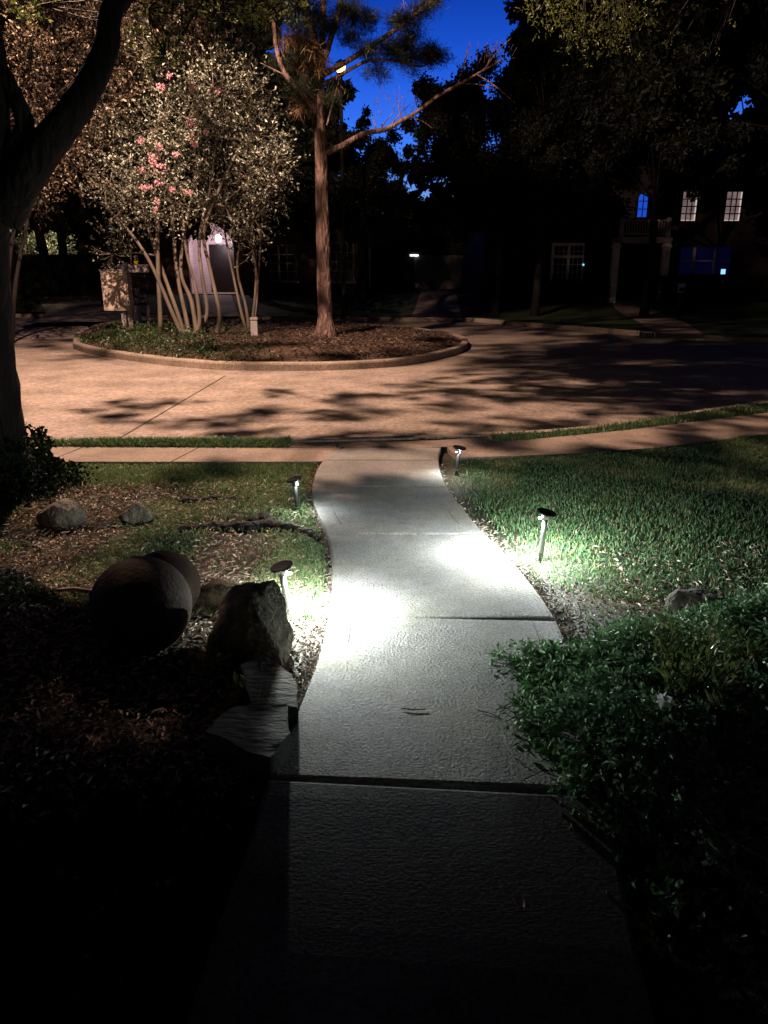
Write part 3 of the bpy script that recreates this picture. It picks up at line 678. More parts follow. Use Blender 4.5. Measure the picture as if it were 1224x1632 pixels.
def flagstone(name, pix, th, z, label, seed, tilt=0):
    P = [G(a, b, z) for a, b in pix]; c_ = sum(P, Vector())/len(P)
    bm = bmesh.new(); n = 26; vs = []
    per = []
    for i in range(len(P)):
        a, b = P[i], P[(i+1) % len(P)]
        for j in range(8):
            q = a.lerp(b, j/8); q = q+Vector((noise.noise(q*9+Vector((seed, 0, 0))), noise.noise(q*9+Vector((0, seed, 0))), 0))*.03; per.append(q)
    K = len(per); rings = [1.0, .985, .95, .85, .7, .5, .3, .12]
    verts = []; 
    def zt(p, k): 
        return th*(1 if k > 0 else .9)+.010*noise.fractal(Vector((p.x*4, p.y*5, seed)), 1, 2, 3)+tilt*(p.x-c_.x)
    verts.append([bm.verts.new((p.x-c_.x, p.y-c_.y, -.05)) for p in per])
    for k, s in enumerate(rings):
        verts.append([bm.verts.new(((p.x-c_.x)*s, (p.y-c_.y)*s, zt(c_+(p-c_)*s, k))) for p in per])
    for r in range(len(verts)-1):
        for i in range(K): bm.faces.new((verts[r][i], verts[r][(i+1) % K], verts[r+1][(i+1) % K], verts[r+1][i]))
    cv = bm.verts.new((0, 0, zt(c_, 3)))
    for i in range(K): bm.faces.new((verts[-1][i], verts[-1][(i+1) % K], cv))
    bmesh.ops.recalc_face_normals(bm, faces=bm.faces)
    me = bpy.data.meshes.new(name); bm.to_mesh(me); bm.free(); me.materials.append(M['slate'])
    o = link(name, me, loc=(c_.x, c_.y, z-th)); return tag(o, label, 'flagstone', 'flagstones edging the front path')
flagstone('flagstone', [(384, 1062), (412, 1036), (470, 1075), (470, 1130), (400, 1128)], .07, .07, 'greenish grey flagstone just below the pointed boulder', 3)
flagstone('flagstone', [(372, 1122), (458, 1122), (456, 1165), (432, 1208), (330, 1168)], .08, .085, 'large dark flagstone nearest the camera beside the path edge', 8)
# log, stick, roots
m = MB(); a = G(1172, 1000, .03); b = G(1250, 955, .10); m.tube([a, a.lerp(b, .5)+Vector((0, 0, .03)), b], [.03, .04, .045], 12, jit=.05)
tag(m.build('fallen_log', M['darkbark'], smooth=True), 'dark curved log leaning at the right edge behind ground cover', 'log')
m = MB(); a = G(84, 941, .02); b = G(168, 947, .04); m.tube([a, a.lerp(b, .4)+Vector((0, .02, .01)), b], [.008, .013, .015], 8, jit=.1)
m.tube([a.lerp(b, .05)+Vector((0, 0, .0)), a.lerp(b, .03)+Vector((-.01, -.05, -.01))], [.006, .003], 6)
tag(m.build('stick', M['litter'], smooth=True), 'pale broken stick lying left of the large stone ball', 'stick')
def root_obj(pix, rad, label):
    P = smooth_line([G(a, b, .0) for a, b in pix], 6); n = len(P); m = MB()
    m.tube([p+Vector((0, .01*math.sin(i*.9), -.022+.006*math.sin(i*1.3))) for i, p in enumerate(P)], [rad*(.45+.55*math.sin(PI*(i+.7)/(n+.4)))*(1+.1*math.sin(i*1.1)) for i in range(n)], 14, jit=.08)
    return tag(m.build('exposed_root', M['oakbark'], smooth=True), label, 'tree root', 'gnarled roots breaking through the mulch')
root_obj([(285, 842), (330, 836), (390, 836), (440, 834), (490, 846), (505, 856)], .045, 'long gnarled root running toward the left path edge')
root_obj([(395, 830), (420, 822), (432, 836)], .045, 'short forked root stub on top of the long root')
root_obj([(285, 796), (340, 792), (398, 791)], .032, 'thin root behind the long one, green with moss')
# fallen things on the path
def curled_leaf(name, p, L, W, rz, mt, label, cat, curl=1.2):
    n = 8; m_ = 4; vs = []; fs = []
    for i in range(n+1):
        t = i/n; w = W*math.sin(PI*min(.97, t*.95+.03))
        for j in range(m_+1):
            u = j/m_*2-1; vs.append((L*(t-.5), u*w*.5*math.cos(curl*.5*u), .006+abs(u)**1.5*w*.5*curl*.6+L*.15*(t-.5)**2*4))
    for i in range(n):
        for j in range(m_): a = i*(m_+1)+j; fs.append((a, a+m_+1, a+m_+2, a+1))
    o = MB().add(vs, fs).build(name, mt, loc=p, smooth=True); o.rotation_euler = (0, 0, rz); return tag(o, label, cat)
PW = flat('white_petal', (.75, .75, .72), trans=.3)
curled_leaf('curled_leaf', G(826, 1442, -.017), .05, .035, R(120), M['litter'], 'pale curled dead leaf on the near slab, lower right', 'leaf')
curled_leaf('pebble', G(474, 1226, .004), .025, .012, R(-25), PW, 'tiny white pebble at the corner of the path above the gap', 'pebble', .3)
def twig(pix, label, r=.0022):
    P = [G(a, b, .006) for a, b in pix]; m = MB(); m.tube(P, r, 5); tag(m.build('twig', M['darkbark']), label, 'twig', 'thin twigs lying on the front path')
twig([(640, 1129), (660, 1131), (678, 1130)], 'short dark twig in the middle of the largest path slab')
twig([(762, 1132), (782, 1137), (800, 1146)], 'forked thin twig on the path beside the ground cover')
twig([(818, 1076), (835, 1084), (850, 1090)], 'dark twig poking out of the ground cover near its top corner', .003)
twig([(820, 1208), (828, 1212), (834, 1218)], 'small dark twig on the path just above the gap')

# ================================================================== PLANTS
def ground_cover_right():
    n = 12500; x = rng.uniform(.42, 3.4, n); y = rng.uniform(1.25, 3.75, n)
    Lb = np.interp(y, [1.2, 1.55, 1.9, 2.1, 2.25, 2.5, 2.7, 2.95, 3.1, 3.25], [1.0, .78, .58, .56, .60, .50, .56, .60, .53, .8])+.05*fbm(x, y, 7)
    top = np.interp(x, [.5, .9, 1.2, 1.6, 2.2, 3.4], [3.18, 3.15, 3.32, 3.5, 3.6, 3.7])
    k = (x > Lb) & (y < top) & (x < .62*y+1.3)
    x, y, Lb, top = x[k], y[k], Lb[k], top[k]
    ed = np.clip(np.minimum((x-Lb)/.25, (top-y)/.25), .12, 1)
    hh = .20*np.sqrt(ed)*(1+.5*fbm(x, y, 3.0, 2.))+.05*fbm(x, y, 9, 4)
    hh *= np.interp(y, [1.2, 1.9, 2.1, 2.35, 2.7], [.3, .35, .8, 1.25, 1])
    z = lzs(x, y)+np.maximum(hh, .02)*rng.uniform(.45, 1.0, len(x))+.01
    C = np.stack([x, y, z], 1)
    D = rng.normal(size=C.shape)*np.array([1, 1, .4])+np.array([-.25, -.1, .25])
    dens = rng.random(len(x)) < np.interp(y, [1.2, 1.8, 2.15, 2.5], [.08, .2, .7, 1.0])
    return sprays(C[dens], D[dens], .07, 8, .034, .019, 1.1), C[dens], D[dens]
lv, C, D = ground_cover_right()
o = link('ground_cover', merge_leaf('ground_cover', [lv], M['jasmine'])); tag(o, 'dense glossy green ground cover spilling over the right path edge', 'ground cover', kind='stuff')
m = MB()
for i in rng.integers(0, len(C), 900):
    c_ = Vector(C[i]); d_ = Vector(D[i]).normalized()*.1; m.tube([c_-d_, c_, c_+d_*.8], .0013, 3, cap=False)
for (px, py) in ((800, 1075), (812, 1085), (795, 1135), (806, 1150), (815, 1190), (830, 1245), (790, 1132)):
    a = G(px, py, .02); m.tube([a, a+Vector((.08, .02, .03)), a+Vector((.2, .03, .02))], .002, 4)
m.build('runner', M['darkbark'], o)
n = 5200; x = rng.uniform(-1.9, -.50, n); y = rng.uniform(.7, 2.15, n); k = (x < pathL(y)-.02-.08*rng.random(n)); x, y = x[k], y[k]  # near-black leaves added to darken the lamplit soil beside the slab
hh = .12*np.clip((pathL(y)-x)/.3, .15, 1)*(1+.5*fbm(x, y, 3, 6)); P_ = np.stack([x, y, lzs(x, y)+hh*rng.uniform(.4, 1, len(x))], 1)
tag(link('ground_cover', leaf_mesh('ground_cover', P_, rng.normal(size=P_.shape)+np.array([0, 0, .2]), rng.uniform(.03, .055, len(x)), .026, M['darkcover'])), 'ground cover left of the closest slab, coloured nearly black for shade', 'ground cover', kind='stuff')
def leafy_plant(name, px, py, h, nst, leafL, leafW, mt, label, spreadx=.18, cat='plant', group=None, nleaf=14, z=0.0):
    p = G(px, py, z); root = empty(name, p, label=label, cat=cat, group=group); m = MB(); parts = []
    for s in range(nst):
        a = rng.uniform(0, 2*PI); top = Vector((math.cos(a)*spreadx*rng.random(), math.sin(a)*spreadx*rng.random(), h*rng.uniform(.6, 1.1)))
        P = [Vector((0, 0, 0)), top*.5+Vector((0, 0, .02)), top]; m.tube(P, [.004, .003, .0015], 5)
        t = np.linspace(.3, 1, nleaf)[:, None]; base = np.array(top)[None]*t
        DD = unit(rng.normal(size=(nleaf, 3))*np.array([1, 1, .3])*.8+np.array([0, 0, .9])+np.array(top)[None]*1.5)
        parts.append(leaf_arrays(base, DD, leafL*rng.uniform(.7, 1.2, nleaf), leafW, fold=.3))
    m.build('stem', M['stem'], root); link('leaves', merge_leaf('leaves', parts, mt), root)
    return root
leafy_plant('upright_shrub', 1105, 1165, .36, 26, .07, .015, M['paleplant'], 'upright pale green narrow-leaved shrub rising out of the ground cover', .20, 'shrub')
leafy_plant('weed', 1055, 1180, .17, 5, .055, .010, M['paleplant'], 'small pale narrow-leaved weed beside the white flower', .08)
leafy_plant('weed', 1022, 1235, .12, 4, .05, .012, M['paleplant'], 'low star-shaped weed in the dark foreground cover', .07)
leafy_plant('weed', 265, 1040, .17, 3, .055, .020, M['jasmine'], 'small dark weed growing in front of the large stone ball', .10, nleaf=6)
leafy_plant('weed', 345, 1075, .15, 3, .075, .022, M['paleplant'], 'curly pale weed between the large ball and the boulder', .12, nleaf=5)
leafy_plant('weed', 392, 1118, .09, 3, .055, .025, M['paleplant'], 'weed with white-edged leaves beside the upper flagstone', .06, nleaf=5)
p = G(965, 1030); m = MB()
o = link('grass_tuft', blade_mesh('grass_tuft', [blades(np.array([[p.x, p.y, 0]]*7)+rng.normal(size=(7, 3))*.006, .11, .012, .25)], M['grass'])); tag(o, 'single tall grass tuft at the ground cover edge', 'grass tuft')
p = G(1053, 1152, .17); parts = leaf_arrays(np.tile([[p.x, p.y, .26]], (9, 1)), unit(rng.normal(size=(9, 3))+np.array([-.3, -.6, .6])), .034, .026)
tag(link('flower', merge_leaf('flower', [parts], PW)), 'single white blossom on the dark ground cover', 'flower')

# ------------------------------------------------------------------ generic tree bits
def limb(m, pts, r0, r1, n=8, jit=.0, k=5):
    P = smooth_line(pts, k); N = len(P)
    m.tube(P, [r0+(r1-r0)*(i/(N-1))**.8 for i in range(N)], n, jit=jit); return P
def twigs(m, start, targets, r=.02, sag=.15, n=5):
    s = Vector(start)
    for t in targets:
        t = Vector(t); mid = s.lerp(t, .5)+Vector((random.uniform(-sag, sag), random.uniform(-sag, sag), random.uniform(-sag*.3, sag)))
        m.tube([s, mid, t], [r, r*.6, r*.25], n, cap=False)
def clump_leaves(clumps, Y, dens, L, Wl, depth=1.0, jitterY=2.0):
    out = []; cents = []
    for (px, py, r) in clumps:
        c_ = V(px, py, Y+random.uniform(-jitterY, jitterY)); rad = r/ppm(c_.y)*1.0; cents.append((c_, rad))
        n = int(dens*rad*rad)
        # uneven: several sub-clumps
        ns = max(4, int(rad*rad*5)); sub = ball(ns)*rad*.95; sr = rng.uniform(.25, .5, ns)*rad**.7*.8
        w = rng.integers(0, ns, n); P = sub[w]+rng.normal(size=(n, 3))*.55*sr[w][:, None]
        P = P*np.array([1, depth, 1])+np.array(c_)
        out.append(leaf_arrays(P, rng.normal(size=P.shape)+np.array([0, 0, -.3]), L*rng.uniform(.6, 1.2, n), Wl*rng.uniform(.7, 1.2, n)))
    return out, cents
def big_tree(name, base, clumps, Y, label, dens=1900, L=.22, Wl=.12, group=None, mt='darkleaf', tr=.25, cat='tree', jitterY=2., depth=1.):
    bx, by = base; bz = float(zfar(bx, by)) if by > 30 else .0
    root = empty(name, (bx, by, bz-.05), label=label, cat=cat, group=group)
    out, cents = clump_leaves(clumps, Y, dens, L, Wl, depth, jitterY)
    off = np.array([bx, by, bz-.05]); out = [q-off for q in out]
    low = min(c_[0].z for c_ in cents); m = MB(); fork = Vector((0, 0, max(1.2, (low-bz)*.97)))
    m.tube([Vector((0, 0, -.1)), fork*.5+Vector((.1, 0, 0)), fork], [tr*1.3, tr, tr*.8], 10, jit=.05)
    for c_, rad in cents:
        t = c_-Vector(off)
        if random.random() < .5: continue
        mid = fork.lerp(t, .5)+Vector((random.uniform(-.4, .4), 0, random.uniform(0, .5)))
        m.tube([fork, mid, t], [tr*.28, tr*.16, tr*.05], 5, cap=False)
    m.build('trunk', M['darkbark'], root, smooth=True)
    link('crown', merge_leaf('crown', out, M[mt]), root)
    return root

# ------------------------------------------------------------------ near oak (left)
oy = 6.0; ob = Vector((-3.22, oy, 0))
oak = empty('oak_tree', ob, label='dark forked oak with ivy at its base at the left edge', cat='tree')
def O(v): return Vector(v)-ob
m = MB()
bas = [(-.0, 0, -.1), (0, 0, .12), (.02, 0, .5), (.04, 0, 1.2), (.10, 0, 1.9), (.16, 0, 2.15)]
P = smooth_line(bas, 6); m.tube(P, [max(.27, .40-.35*p.z) for p in P], 22, jit=.04)
limb(m, [O(V(2, 345, oy)), O(V(62, 250, oy)), O(V(125, 165, oy+.1)), O(V(168, 80, oy+.3)), O(V(188, 0, oy+.5)), Vector((1.6, 1.2, 4.2)), Vector((2.4, 2.6, 5.4)), Vector((3.2, 4.5, 6.3))], .15, .03, 16, jit=.04)
limb(m, [O(V(-20, 340, oy)), O(V(-12, 220, oy)), O(V(-12, 110, oy)), O(V(-22, 20, oy)), Vector((.3, .3, 4.5)), Vector((.3, 2, 6.0)), Vector((.8, 4.4, 7.2))], .15, .03, 16, jit=.04)
limb(m, [O(V(-5, 280, oy)), O(V(22, 240, oy)), O(V(40, 200, oy)), O(V(22, 150, oy)), O(V(-8, 90, oy))], .09, .05, 12, jit=.03)
m.build('trunk', M['oakbark'], oak, smooth=True)
# canopy of the near oak: leafy sprays, seen at the top edge, plus unseen clumps added to cast shade
m = MB(); lv = []
def leaf_group(c_, n, rad, src=None, L=.055, Wl=.022, tl=.3, nl=9, flatn=.5):
    C = np.array(c_)+ball(n)*rad*np.array([1, 1, flatn]); D = rng.normal(size=(n, 3))*np.array([1, 1, .5])
    lv.append(sprays(C-np.array(ob), D, tl, nl, L, Wl))
    if src is not None:
        k = min(n, 5); s = Vector(src)-ob
        for q in range(k):
            t = Vector(C[q])-ob; mid = s.lerp(t, .5)+Vector((0, 0, random.uniform(-.1, .15))); m.tube([s, mid, t], [.008, .006, .003], 4, cap=False)
tips = [Vector((-1.6, 7.2, 4.2)), Vector((-.8, 8.6, 5.4)), Vector((0, 10.5, 6.3)), Vector((-2.9, 8, 6)), Vector((-2.4, 10.4, 7.2))]
nodes_ = list(tips)
def nearest(p):
    b_ = min(nodes_, key=lambda t: (t-Vector(p)).length); nodes_.append(Vector(p)); return b_
for (px, py, Yd, n, rad) in ((60, 8, 8.5, 14, .22), (52, 20, 8.4, 8, .15), (235, 15, 8.6, 12, .2), (262, 82, 8.4, 18, .2), (250, 100, 8.4, 10, .14), (275, 60, 8.4, 8, .15), (300, 15, 9, 10, .3), (350, 12, 9, 12, .3), (400, 12, 9.2, 22, .25), (425, 25, 9.2, 14, .2), (470, 12, 9.3, 10, .15), (478, 38, 9.3, 7, .1), (380, 3, 9, 14, .3), (220, 50, 8.4, 8, .1), (500, 2, 9.3, 8, .12), (150, 100, 6.8, 2, .05)):
    c_ = V(px, py, Yd); leaf_group(c_, n, rad, nearest(c_), L=.055, Wl=.024, tl=.16, nl=6)
for a, b in (((290, 55, 8.4), (308, 25, 8.5)), ((280, 75, 8.4), (292, 50, 8.4)), ((345, 25, 9), (400, 60, 9.1)), ((285, 10, 9), (290, 40, 9)), ((308, 25, 8.5), (330, -10, 8.6)), ((400, 60, 9.1), (415, 70, 9.1)), ((335, 5, 9), (352, 50, 9.1))):
    p, q = O(V(*a)), O(V(*b)); m.tube([p, p.lerp(q, .5)+Vector((.02, 0, .02)), q], [.008, .010, .012], 5)
def opaque(c_, r_, cover=2.2, L=.085, Wl=.05, flatn=.6):
    n = max(6, int(cover*PI*r_*r_/(L*Wl*.5)/8)); C = np.array(c_)+ball(n)*r_*np.array([1, 1, flatn]); D = rng.normal(size=(n, 3))*np.array([1, 1, .5])
    lv.append(sprays(C-np.array(ob), D, min(.3, r_*.8), 8, L, Wl)); s_ = Vector(nearest(c_))-ob; t = Vector(c_)-ob
    m.tube([s_, s_.lerp(t, .5)+Vector((0, 0, .15)), t], [.011, .009, .007], 4, cap=False)
def shade(px, py, gr, z=6.3, cover=2.2, zg=0):
    g_ = G(px, py, zg); z = 7.3 if g_.y > 15 else z; t = (LS.z-z)/(LS.z-zg); c_ = LS.lerp(g_, t); opaque(c_, gr*t*1.2, cover)
def shade_w(x, y, gr, z=6.3, cover=2.2):
    t = (LS.z-z)/LS.z; opaque(LS.lerp(Vector((x, y, 0)), t), gr*t, cover)
# dappled streaks on the road
for (px, py, gr, cv) in ((190, 632, .35, 1.2), (260, 628, .4, 1.4), (150, 650, .3, 1), (300, 652, .45, 1.6), (380, 655, .45, 1.5), (430, 642, .4, 1.4), (500, 648, .4, 1.2), (560, 640, .4, 1.5), (330, 678, .35, 1.6), (410, 684, .35, 1.7), (480, 684, .4, 1.8), (550, 680, .4, 1.8), (630, 688, .35, 1.8), (700, 684, .35, 1.5), (440, 612, .3, .8), (520, 622, .35, 1.0), (620, 618, .4, 1.3), (680, 634, .5, 1.6), (720, 608, .5, 1.6), (640, 600, .3, .7),
        (780, 622, .55, 2), (760, 660, .35, 1.5), (830, 664, .4, 1.6), (910, 664, .45, 1.8), (980, 650, .5, 1.8), (850, 612, .6, 2.2), (930, 618, .7, 2.4), (1010, 625, .7, 2.4), (1090, 640, .6, 2.4), (1080, 600, 1.0, 2.6), (1170, 625, .9, 2.6), (860, 590, .7, 2), (780, 590, .6, 1.5), (950, 580, 1.2, 2.4), (840, 562, 1.2, 2.8), (900, 575, 1.2, 3), (1000, 590, 1.2, 3), (1120, 615, 1., 3), (1000, 555, 1.8, 3), (1100, 550, 2, 3), (960, 610, .8, 3), (1200, 590, 1.6, 3), (1210, 640, .6, 3), (1160, 668, .4, 2.4), (820, 600, .5, 2.4), (760, 575, .6, 2), (1050, 530, 2, 2.5), (900, 520, 2, 2), (780, 520, 1.5, 1.4), (640, 505, 1.5, 1.6), (540, 508, 1, 1.4), (450, 510, 1, 1.6), (300, 500, 1, 1.6), (120, 500, 1.2, 1.5), (60, 515, .8, 1.6), (640, 565, .5, 1.1), (560, 572, .3, 1.), (450, 560, .5, 1.4), (400, 575, .3, 1.6), (420, 535, .7, 1.8), (570, 530, .5, 1.1), (350, 565, .4, .9), (700, 545, .4, 1), (780, 552, .9, 1.8), (1050, 570, 1.5, 2.6), (1160, 590, 1.4, 2.6), (900, 548, 1.6, 2.2), (1200, 560, 1.8, 2.6), (1150, 548, 1.6, 2.2),
        (500, 705, .2, 1.), (620, 702, .2, 1.2), (800, 706, .2, 1), (1090, 700, .25, 1.5), (1180, 690, .35, 2.2), (950, 716, .2, 1), 
        (820, 748, .4, 1.6), (900, 740, .4, 1.8), (1000, 735, .4, 1.8), (1090, 730, .35, 1.6), (1170, 725, .5, 2.2), (900, 800, .5, 2), (1000, 805, .5, 2.2), (1100, 810, .6, 2.4), (1190, 800, .6, 2.4), (850, 840, .4, 1.8), (1000, 880, .5, 2), (1120, 890, .6, 2.4), (1200, 900, .6, 2.4),
        (150, 560, .5, 1), (60, 545, .6, 1.6), (160, 540, .5, 1.4), (90, 535, .6, 1.4), (320, 755, .2, .8), (240, 880, .2, .8)):
    shade(px+rng.normal()*6, py, gr, rng.uniform(6.1, 6.6), cv)
for (x, y, gr, cv) in ((-2.4, 2.2, .7, 2.6), (-1.4, 1.4, .8, 2.8), (-.5, 1.3, .8, 3), (.4, 1.3, .8, 3), (1.3, 1.3, .9, 3), (-2.8, 1.0, .8, 2.4), (-.2, .4, .9, 3), (.9, .1, 1, 3), (2.1, 1.6, .9, 2.6), (1.6, 2.5, .7, 2.4), (2.6, 2.8, .8, 2.4), (3.4, 3.8, .8, 2.4), (.6, 2.5, .4, 1.8), (-.1, 2.1, .4, 2), (1.2, 3.3, .5, 1.8), (2.2, 3.9, .5, 2), (.2, 3.8, .4, 1.2), (4, 6, 1, 2.4), (5, 7.4, 1, 2.4)):
    shade_w(x, y, gr, rng.uniform(5.9, 6.4), cv)
for x_ in np.arange(-3.2, 3.3, .65):  # unseen clumps added to keep lamplight off the foreground
    for y_ in np.arange(-.9, 2.15, .6): shade_w(x_+rng.normal()*.1, min(2.0, y_+rng.normal()*.1)-.1*abs(x_ > 0), .55, rng.uniform(5.6, 6.6), 3.2)
for (x_, y_, g_, c2) in ((-2.3, 3.3, .55, 3), (-1.9, 3.0, .35, 3), (-3.0, 4.0, .7, 3), (-2.6, 2.6, .6, 3), (-1.25, 3.4, .3, 1.6), (-1.05, 3.55, .2, 1.4), (-1.9, 2.4, .4, 3), (-1.6, 2.85, .3, 3), (-2.0, 2.6, .35, 3), (-1.2, 2.2, .4, 3), (-.75, 2.35, .25, 2.4), (.3, 2.45, .3, 1.6), (2.4, 3.2, .6, 3), (1.7, 2.8, .5, 2.4), (1.2, 2.2, .5, 3)): shade_w(x_, y_, g_, rng.uniform(5.7, 6.2), c2)
for y_ in np.arange(2.3, 6.3, .40):  # unseen clumps added to dim the street lamp on the path
    for x_ in (-.35, .05, .45): shade_w(x_+.08+(.1 if 3 < y_ < 4.6 else 0), y_, .30, rng.uniform(5.6, 6.4), 2.4 if y_ < 4.0 else .5)
for tx, tz, rr2, cv in ((-1.2, 7.2, .16, 1.4), (-1.9, 6.6, .14, 1.2), (-.6, 6.6, .15, 1.3), (-1.5, 6.0, .12, 1.2), (-1.4, 4.6, .06, 1.2), (-1.45, 3.3, .05, 1.2), (-1.4, 1.9, .07, 1.3), (-1.5, .9, .05, 1.2), (-2.6, 7.4, .16, 1.4), (-.9, 8.2, .2, 1.4), (-1.9, 8.4, .2, 1.4)): opaque(LS.lerp(Vector((tx, 19, tz)), .26), rr2, cv, L=.05, Wl=.03)  # unseen clumps added to dim and dapple the pine
for a_, b_, yy_, rr2, cv in ((400, 300, 20, .26, 1.3), (350, 330, 19.6, .2, 1.1), (440, 250, 20, .22, 1.2), (330, 250, 19, .14, .9), (410, 400, 20, .2, 1.4), (280, 80, 19, .25, 1.2), (360, 100, 20, .28, 1.3), (120, 50, 19, .25, 1.0), (200, 330, 19, .12, .9)): opaque(LS.lerp(V(a_, b_, yy_), .3), rr2, cv, L=.06, Wl=.035)  # unseen clumps added to darken parts of the crape crowns
for (x_, y_, g_, c2) in ((-1.05, 3.15, .3, 2.2), (-.9, 2.95, .25, 2.2), (-1.35, 3.1, .3, 2.2)): shade_w(x_, y_, g_, 6.0, c2)  # unseen clumps added to shade the stone balls
for c_, r_ in (((-3.4, 14.9, 8.6), .55), ((-4.6, 15.3, 8.0), .42), ((-5.4, 15.2, 7.95), .42), ((-3.9, 15.1, 7.9), .42), ((-3.1, 14.9, 7.75), .42), ((-2.4, 14.7, 7.7), .45), ((-3.6, 13.9, 9.2), .45), ((-5.0, 14.0, 9.6), .4), ((-5.9, 13.6, 9.3), .35), ((-2.6, 15.0, 8.85), .55), ((-2.0, 14.4, 8.85), .55), ((-1.4, 13.7, 8.85), .6), ((-3.3, 15.0, 8.9), .5), ((-1.0, 12.8, 8.9), .6), ((-2.2, 15.4, 9.5), .6), ((-1.4, 14.3, 9.5), .6), ((-1.6, 14.8, 7.2), .6), ((-2.4, 14.2, 9.4), .9), ((-.4, 12.2, 7.4), .8)): opaque(c_, r_, 1.9)  # unseen clumps added to block lamplight from houses and background trees
for (x, y, z, r_) in ((-3, 4.5, 5.6, 1.1), (-1, 4.4, 5.2, 1.1), (1.2, 4.2, 5.0, 1.1), (-2, 2.6, 5, 1.1), (.2, 2.4, 4.8, 1.1), (2.2, 2.4, 5, 1.1), (-3.6, 1.6, 5, 1.2), (-1, .6, 4.8, 1.2), (1.2, .4, 4.8, 1.2), (3.2, .8, 5, 1.2), (0, 6.2, 5.5, 1.), (2.0, 6.2, 5.2, 1.), (-1.9, 6.6, 6.0, 1.), (1.0, 8, 5.6, .9), (2.8, 8.2, 5.6, .8)): opaque((x, y, z), r_, 1.6)  # unseen clumps added overhead to block sky light from the near ground
for a, b in ((1, 2), (0, 1), (3, 4)): m.tube([tips[a]-ob, tips[b]-ob], [.03, .025], 8)
m.build('branch', M['oakbark'], oak, smooth=True)
link('crown', merge_leaf('crown', lv, M['oakleaf']), oak)  # crown mesh also holds the added light-blocking clumps
# ivy
n = 3600; a = rng.uniform(0, 2*PI, n); z = rng.random(n)**1.8*.42; rr_ = .40-.1*z+rng.random(n)*.10+np.clip(.16-z, 0, 1)*rng.random(n)*2.0
Pp = np.stack([ob.x+np.cos(a)*rr_*1.0, ob.y+np.sin(a)*rr_, z+.02], 1)
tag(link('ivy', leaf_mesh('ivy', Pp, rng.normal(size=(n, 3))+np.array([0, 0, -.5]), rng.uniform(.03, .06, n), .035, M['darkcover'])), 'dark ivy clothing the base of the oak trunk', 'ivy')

# ------------------------------------------------------------------ right yard tree whose leaves hang into the top right corner
rb = Vector((7.4, 8.0, 0)); rt = empty('shade_tree', rb, label='tree hanging lit leafy sprays into the top right corner', cat='tree'); m = MB(); lv = []
m.tube([(0, 0, -.1), (-.1, 0, 1.5), (-.3, .1, 3.6)], [.32, .24, .2], 14)
tip0 = Vector((-.3, .1, 3.6))
ends = [Vector((-3.2, 1.6, 5.6)), Vector((-3.6, -1.4, 5.4)), Vector((-1, 3.2, 6.2)), Vector((-5.0, 2.4, 6.0)), Vector((-1, -3, 5.8))]
for e in ends: m.tube([tip0, tip0.lerp(e, .5)+Vector((0, 0, .5)), e], [.13, .09, .04], 8)
def lg(c_, n, rad, L, Wl, tl, nl, fl=.6):
    C = np.array(c_)+ball(n)*rad*np.array([1, 1, fl]); D = rng.normal(size=(n, 3))*np.array([1, 1, .6])+np.array([0, 0, -.3])
    lv.append(sprays(C-np.array(rb), D, tl, nl, L, Wl)); s = min([Vector(rb)+e for e in ends], key=lambda t: (t-Vector(c_)).length)-rb
    for q in range(min(5, n)):
        t = Vector(C[q])-rb; m.tube([s, s.lerp(t, .5)+Vector((0, 0, .1)), t], [.02, .012, .004], 5, cap=False)
for (px, py, Yd, n, rad) in ((930, 20, 10, 60, .5), (970, 30, 10, 50, .4), (900, 10, 10, 40, .4), (1000, 10, 10, 40, .45), (1050, 5, 10, 10, .3), (1090, 20, 10, 6, .3), (950, 60, 10, 16, .35), (1130, 75, 10, 3, .1), (1080, 60, 10, 6, .2), (870, 5, 10.2, 30, .3), (1000, 70, 10.2, 8, .3), (1180, 10, 10, 5, .4)):
    lg(V(px, py, Yd), n, rad, .05, .017, .22, 7)
for (x, y, z, r_, n) in ((4.6, 12.4, 7.4, 1.1, 130), (5.6, 10.4, 6.9, 1.2, 150), (6.2, 12.8, 7.6, 1.2, 130), (5.2, 8.2, 6.2, 1.2, 150), (6.8, 9.8, 6.8, 1.3, 120), (4.2, 6.4, 5.6, 1.1, 120), (6.6, 6.6, 6, 1.3, 100), (3.6, 4.6, 5.4, 1.1, 100), (5, 4.2, 5.6, 1.2, 100), (3.4, 2.4, 5.2, 1.2, 100)):
    lg((x, y, z), n, r_, .085, .05, .4, 11)
# arching lit twigs
for pts in (((1030, 18, 9.6), (1050, 35, 9.6), (1062, 50, 9.6), (1071, 72, 9.6)), ((1010, 0, 9.6), (1004, 22, 9.6), (999, 48, 9.6)), ((985, 2, 9.6), (962, 22, 9.6), (948, 38, 9.6)), ((1033, 46, 9.6), (1038, 62, 9.6)), ((1042, 42, 9.6), (1052, 54, 9.6))):
    P = [V(*q)-rb for q in pts]; m.tube(P, [.006]*len(P), 5)
m.build('trunk', M['darkbark'], rt, smooth=True); link('crown', merge_leaf('crown', lv, M['oakleaf']), rt)

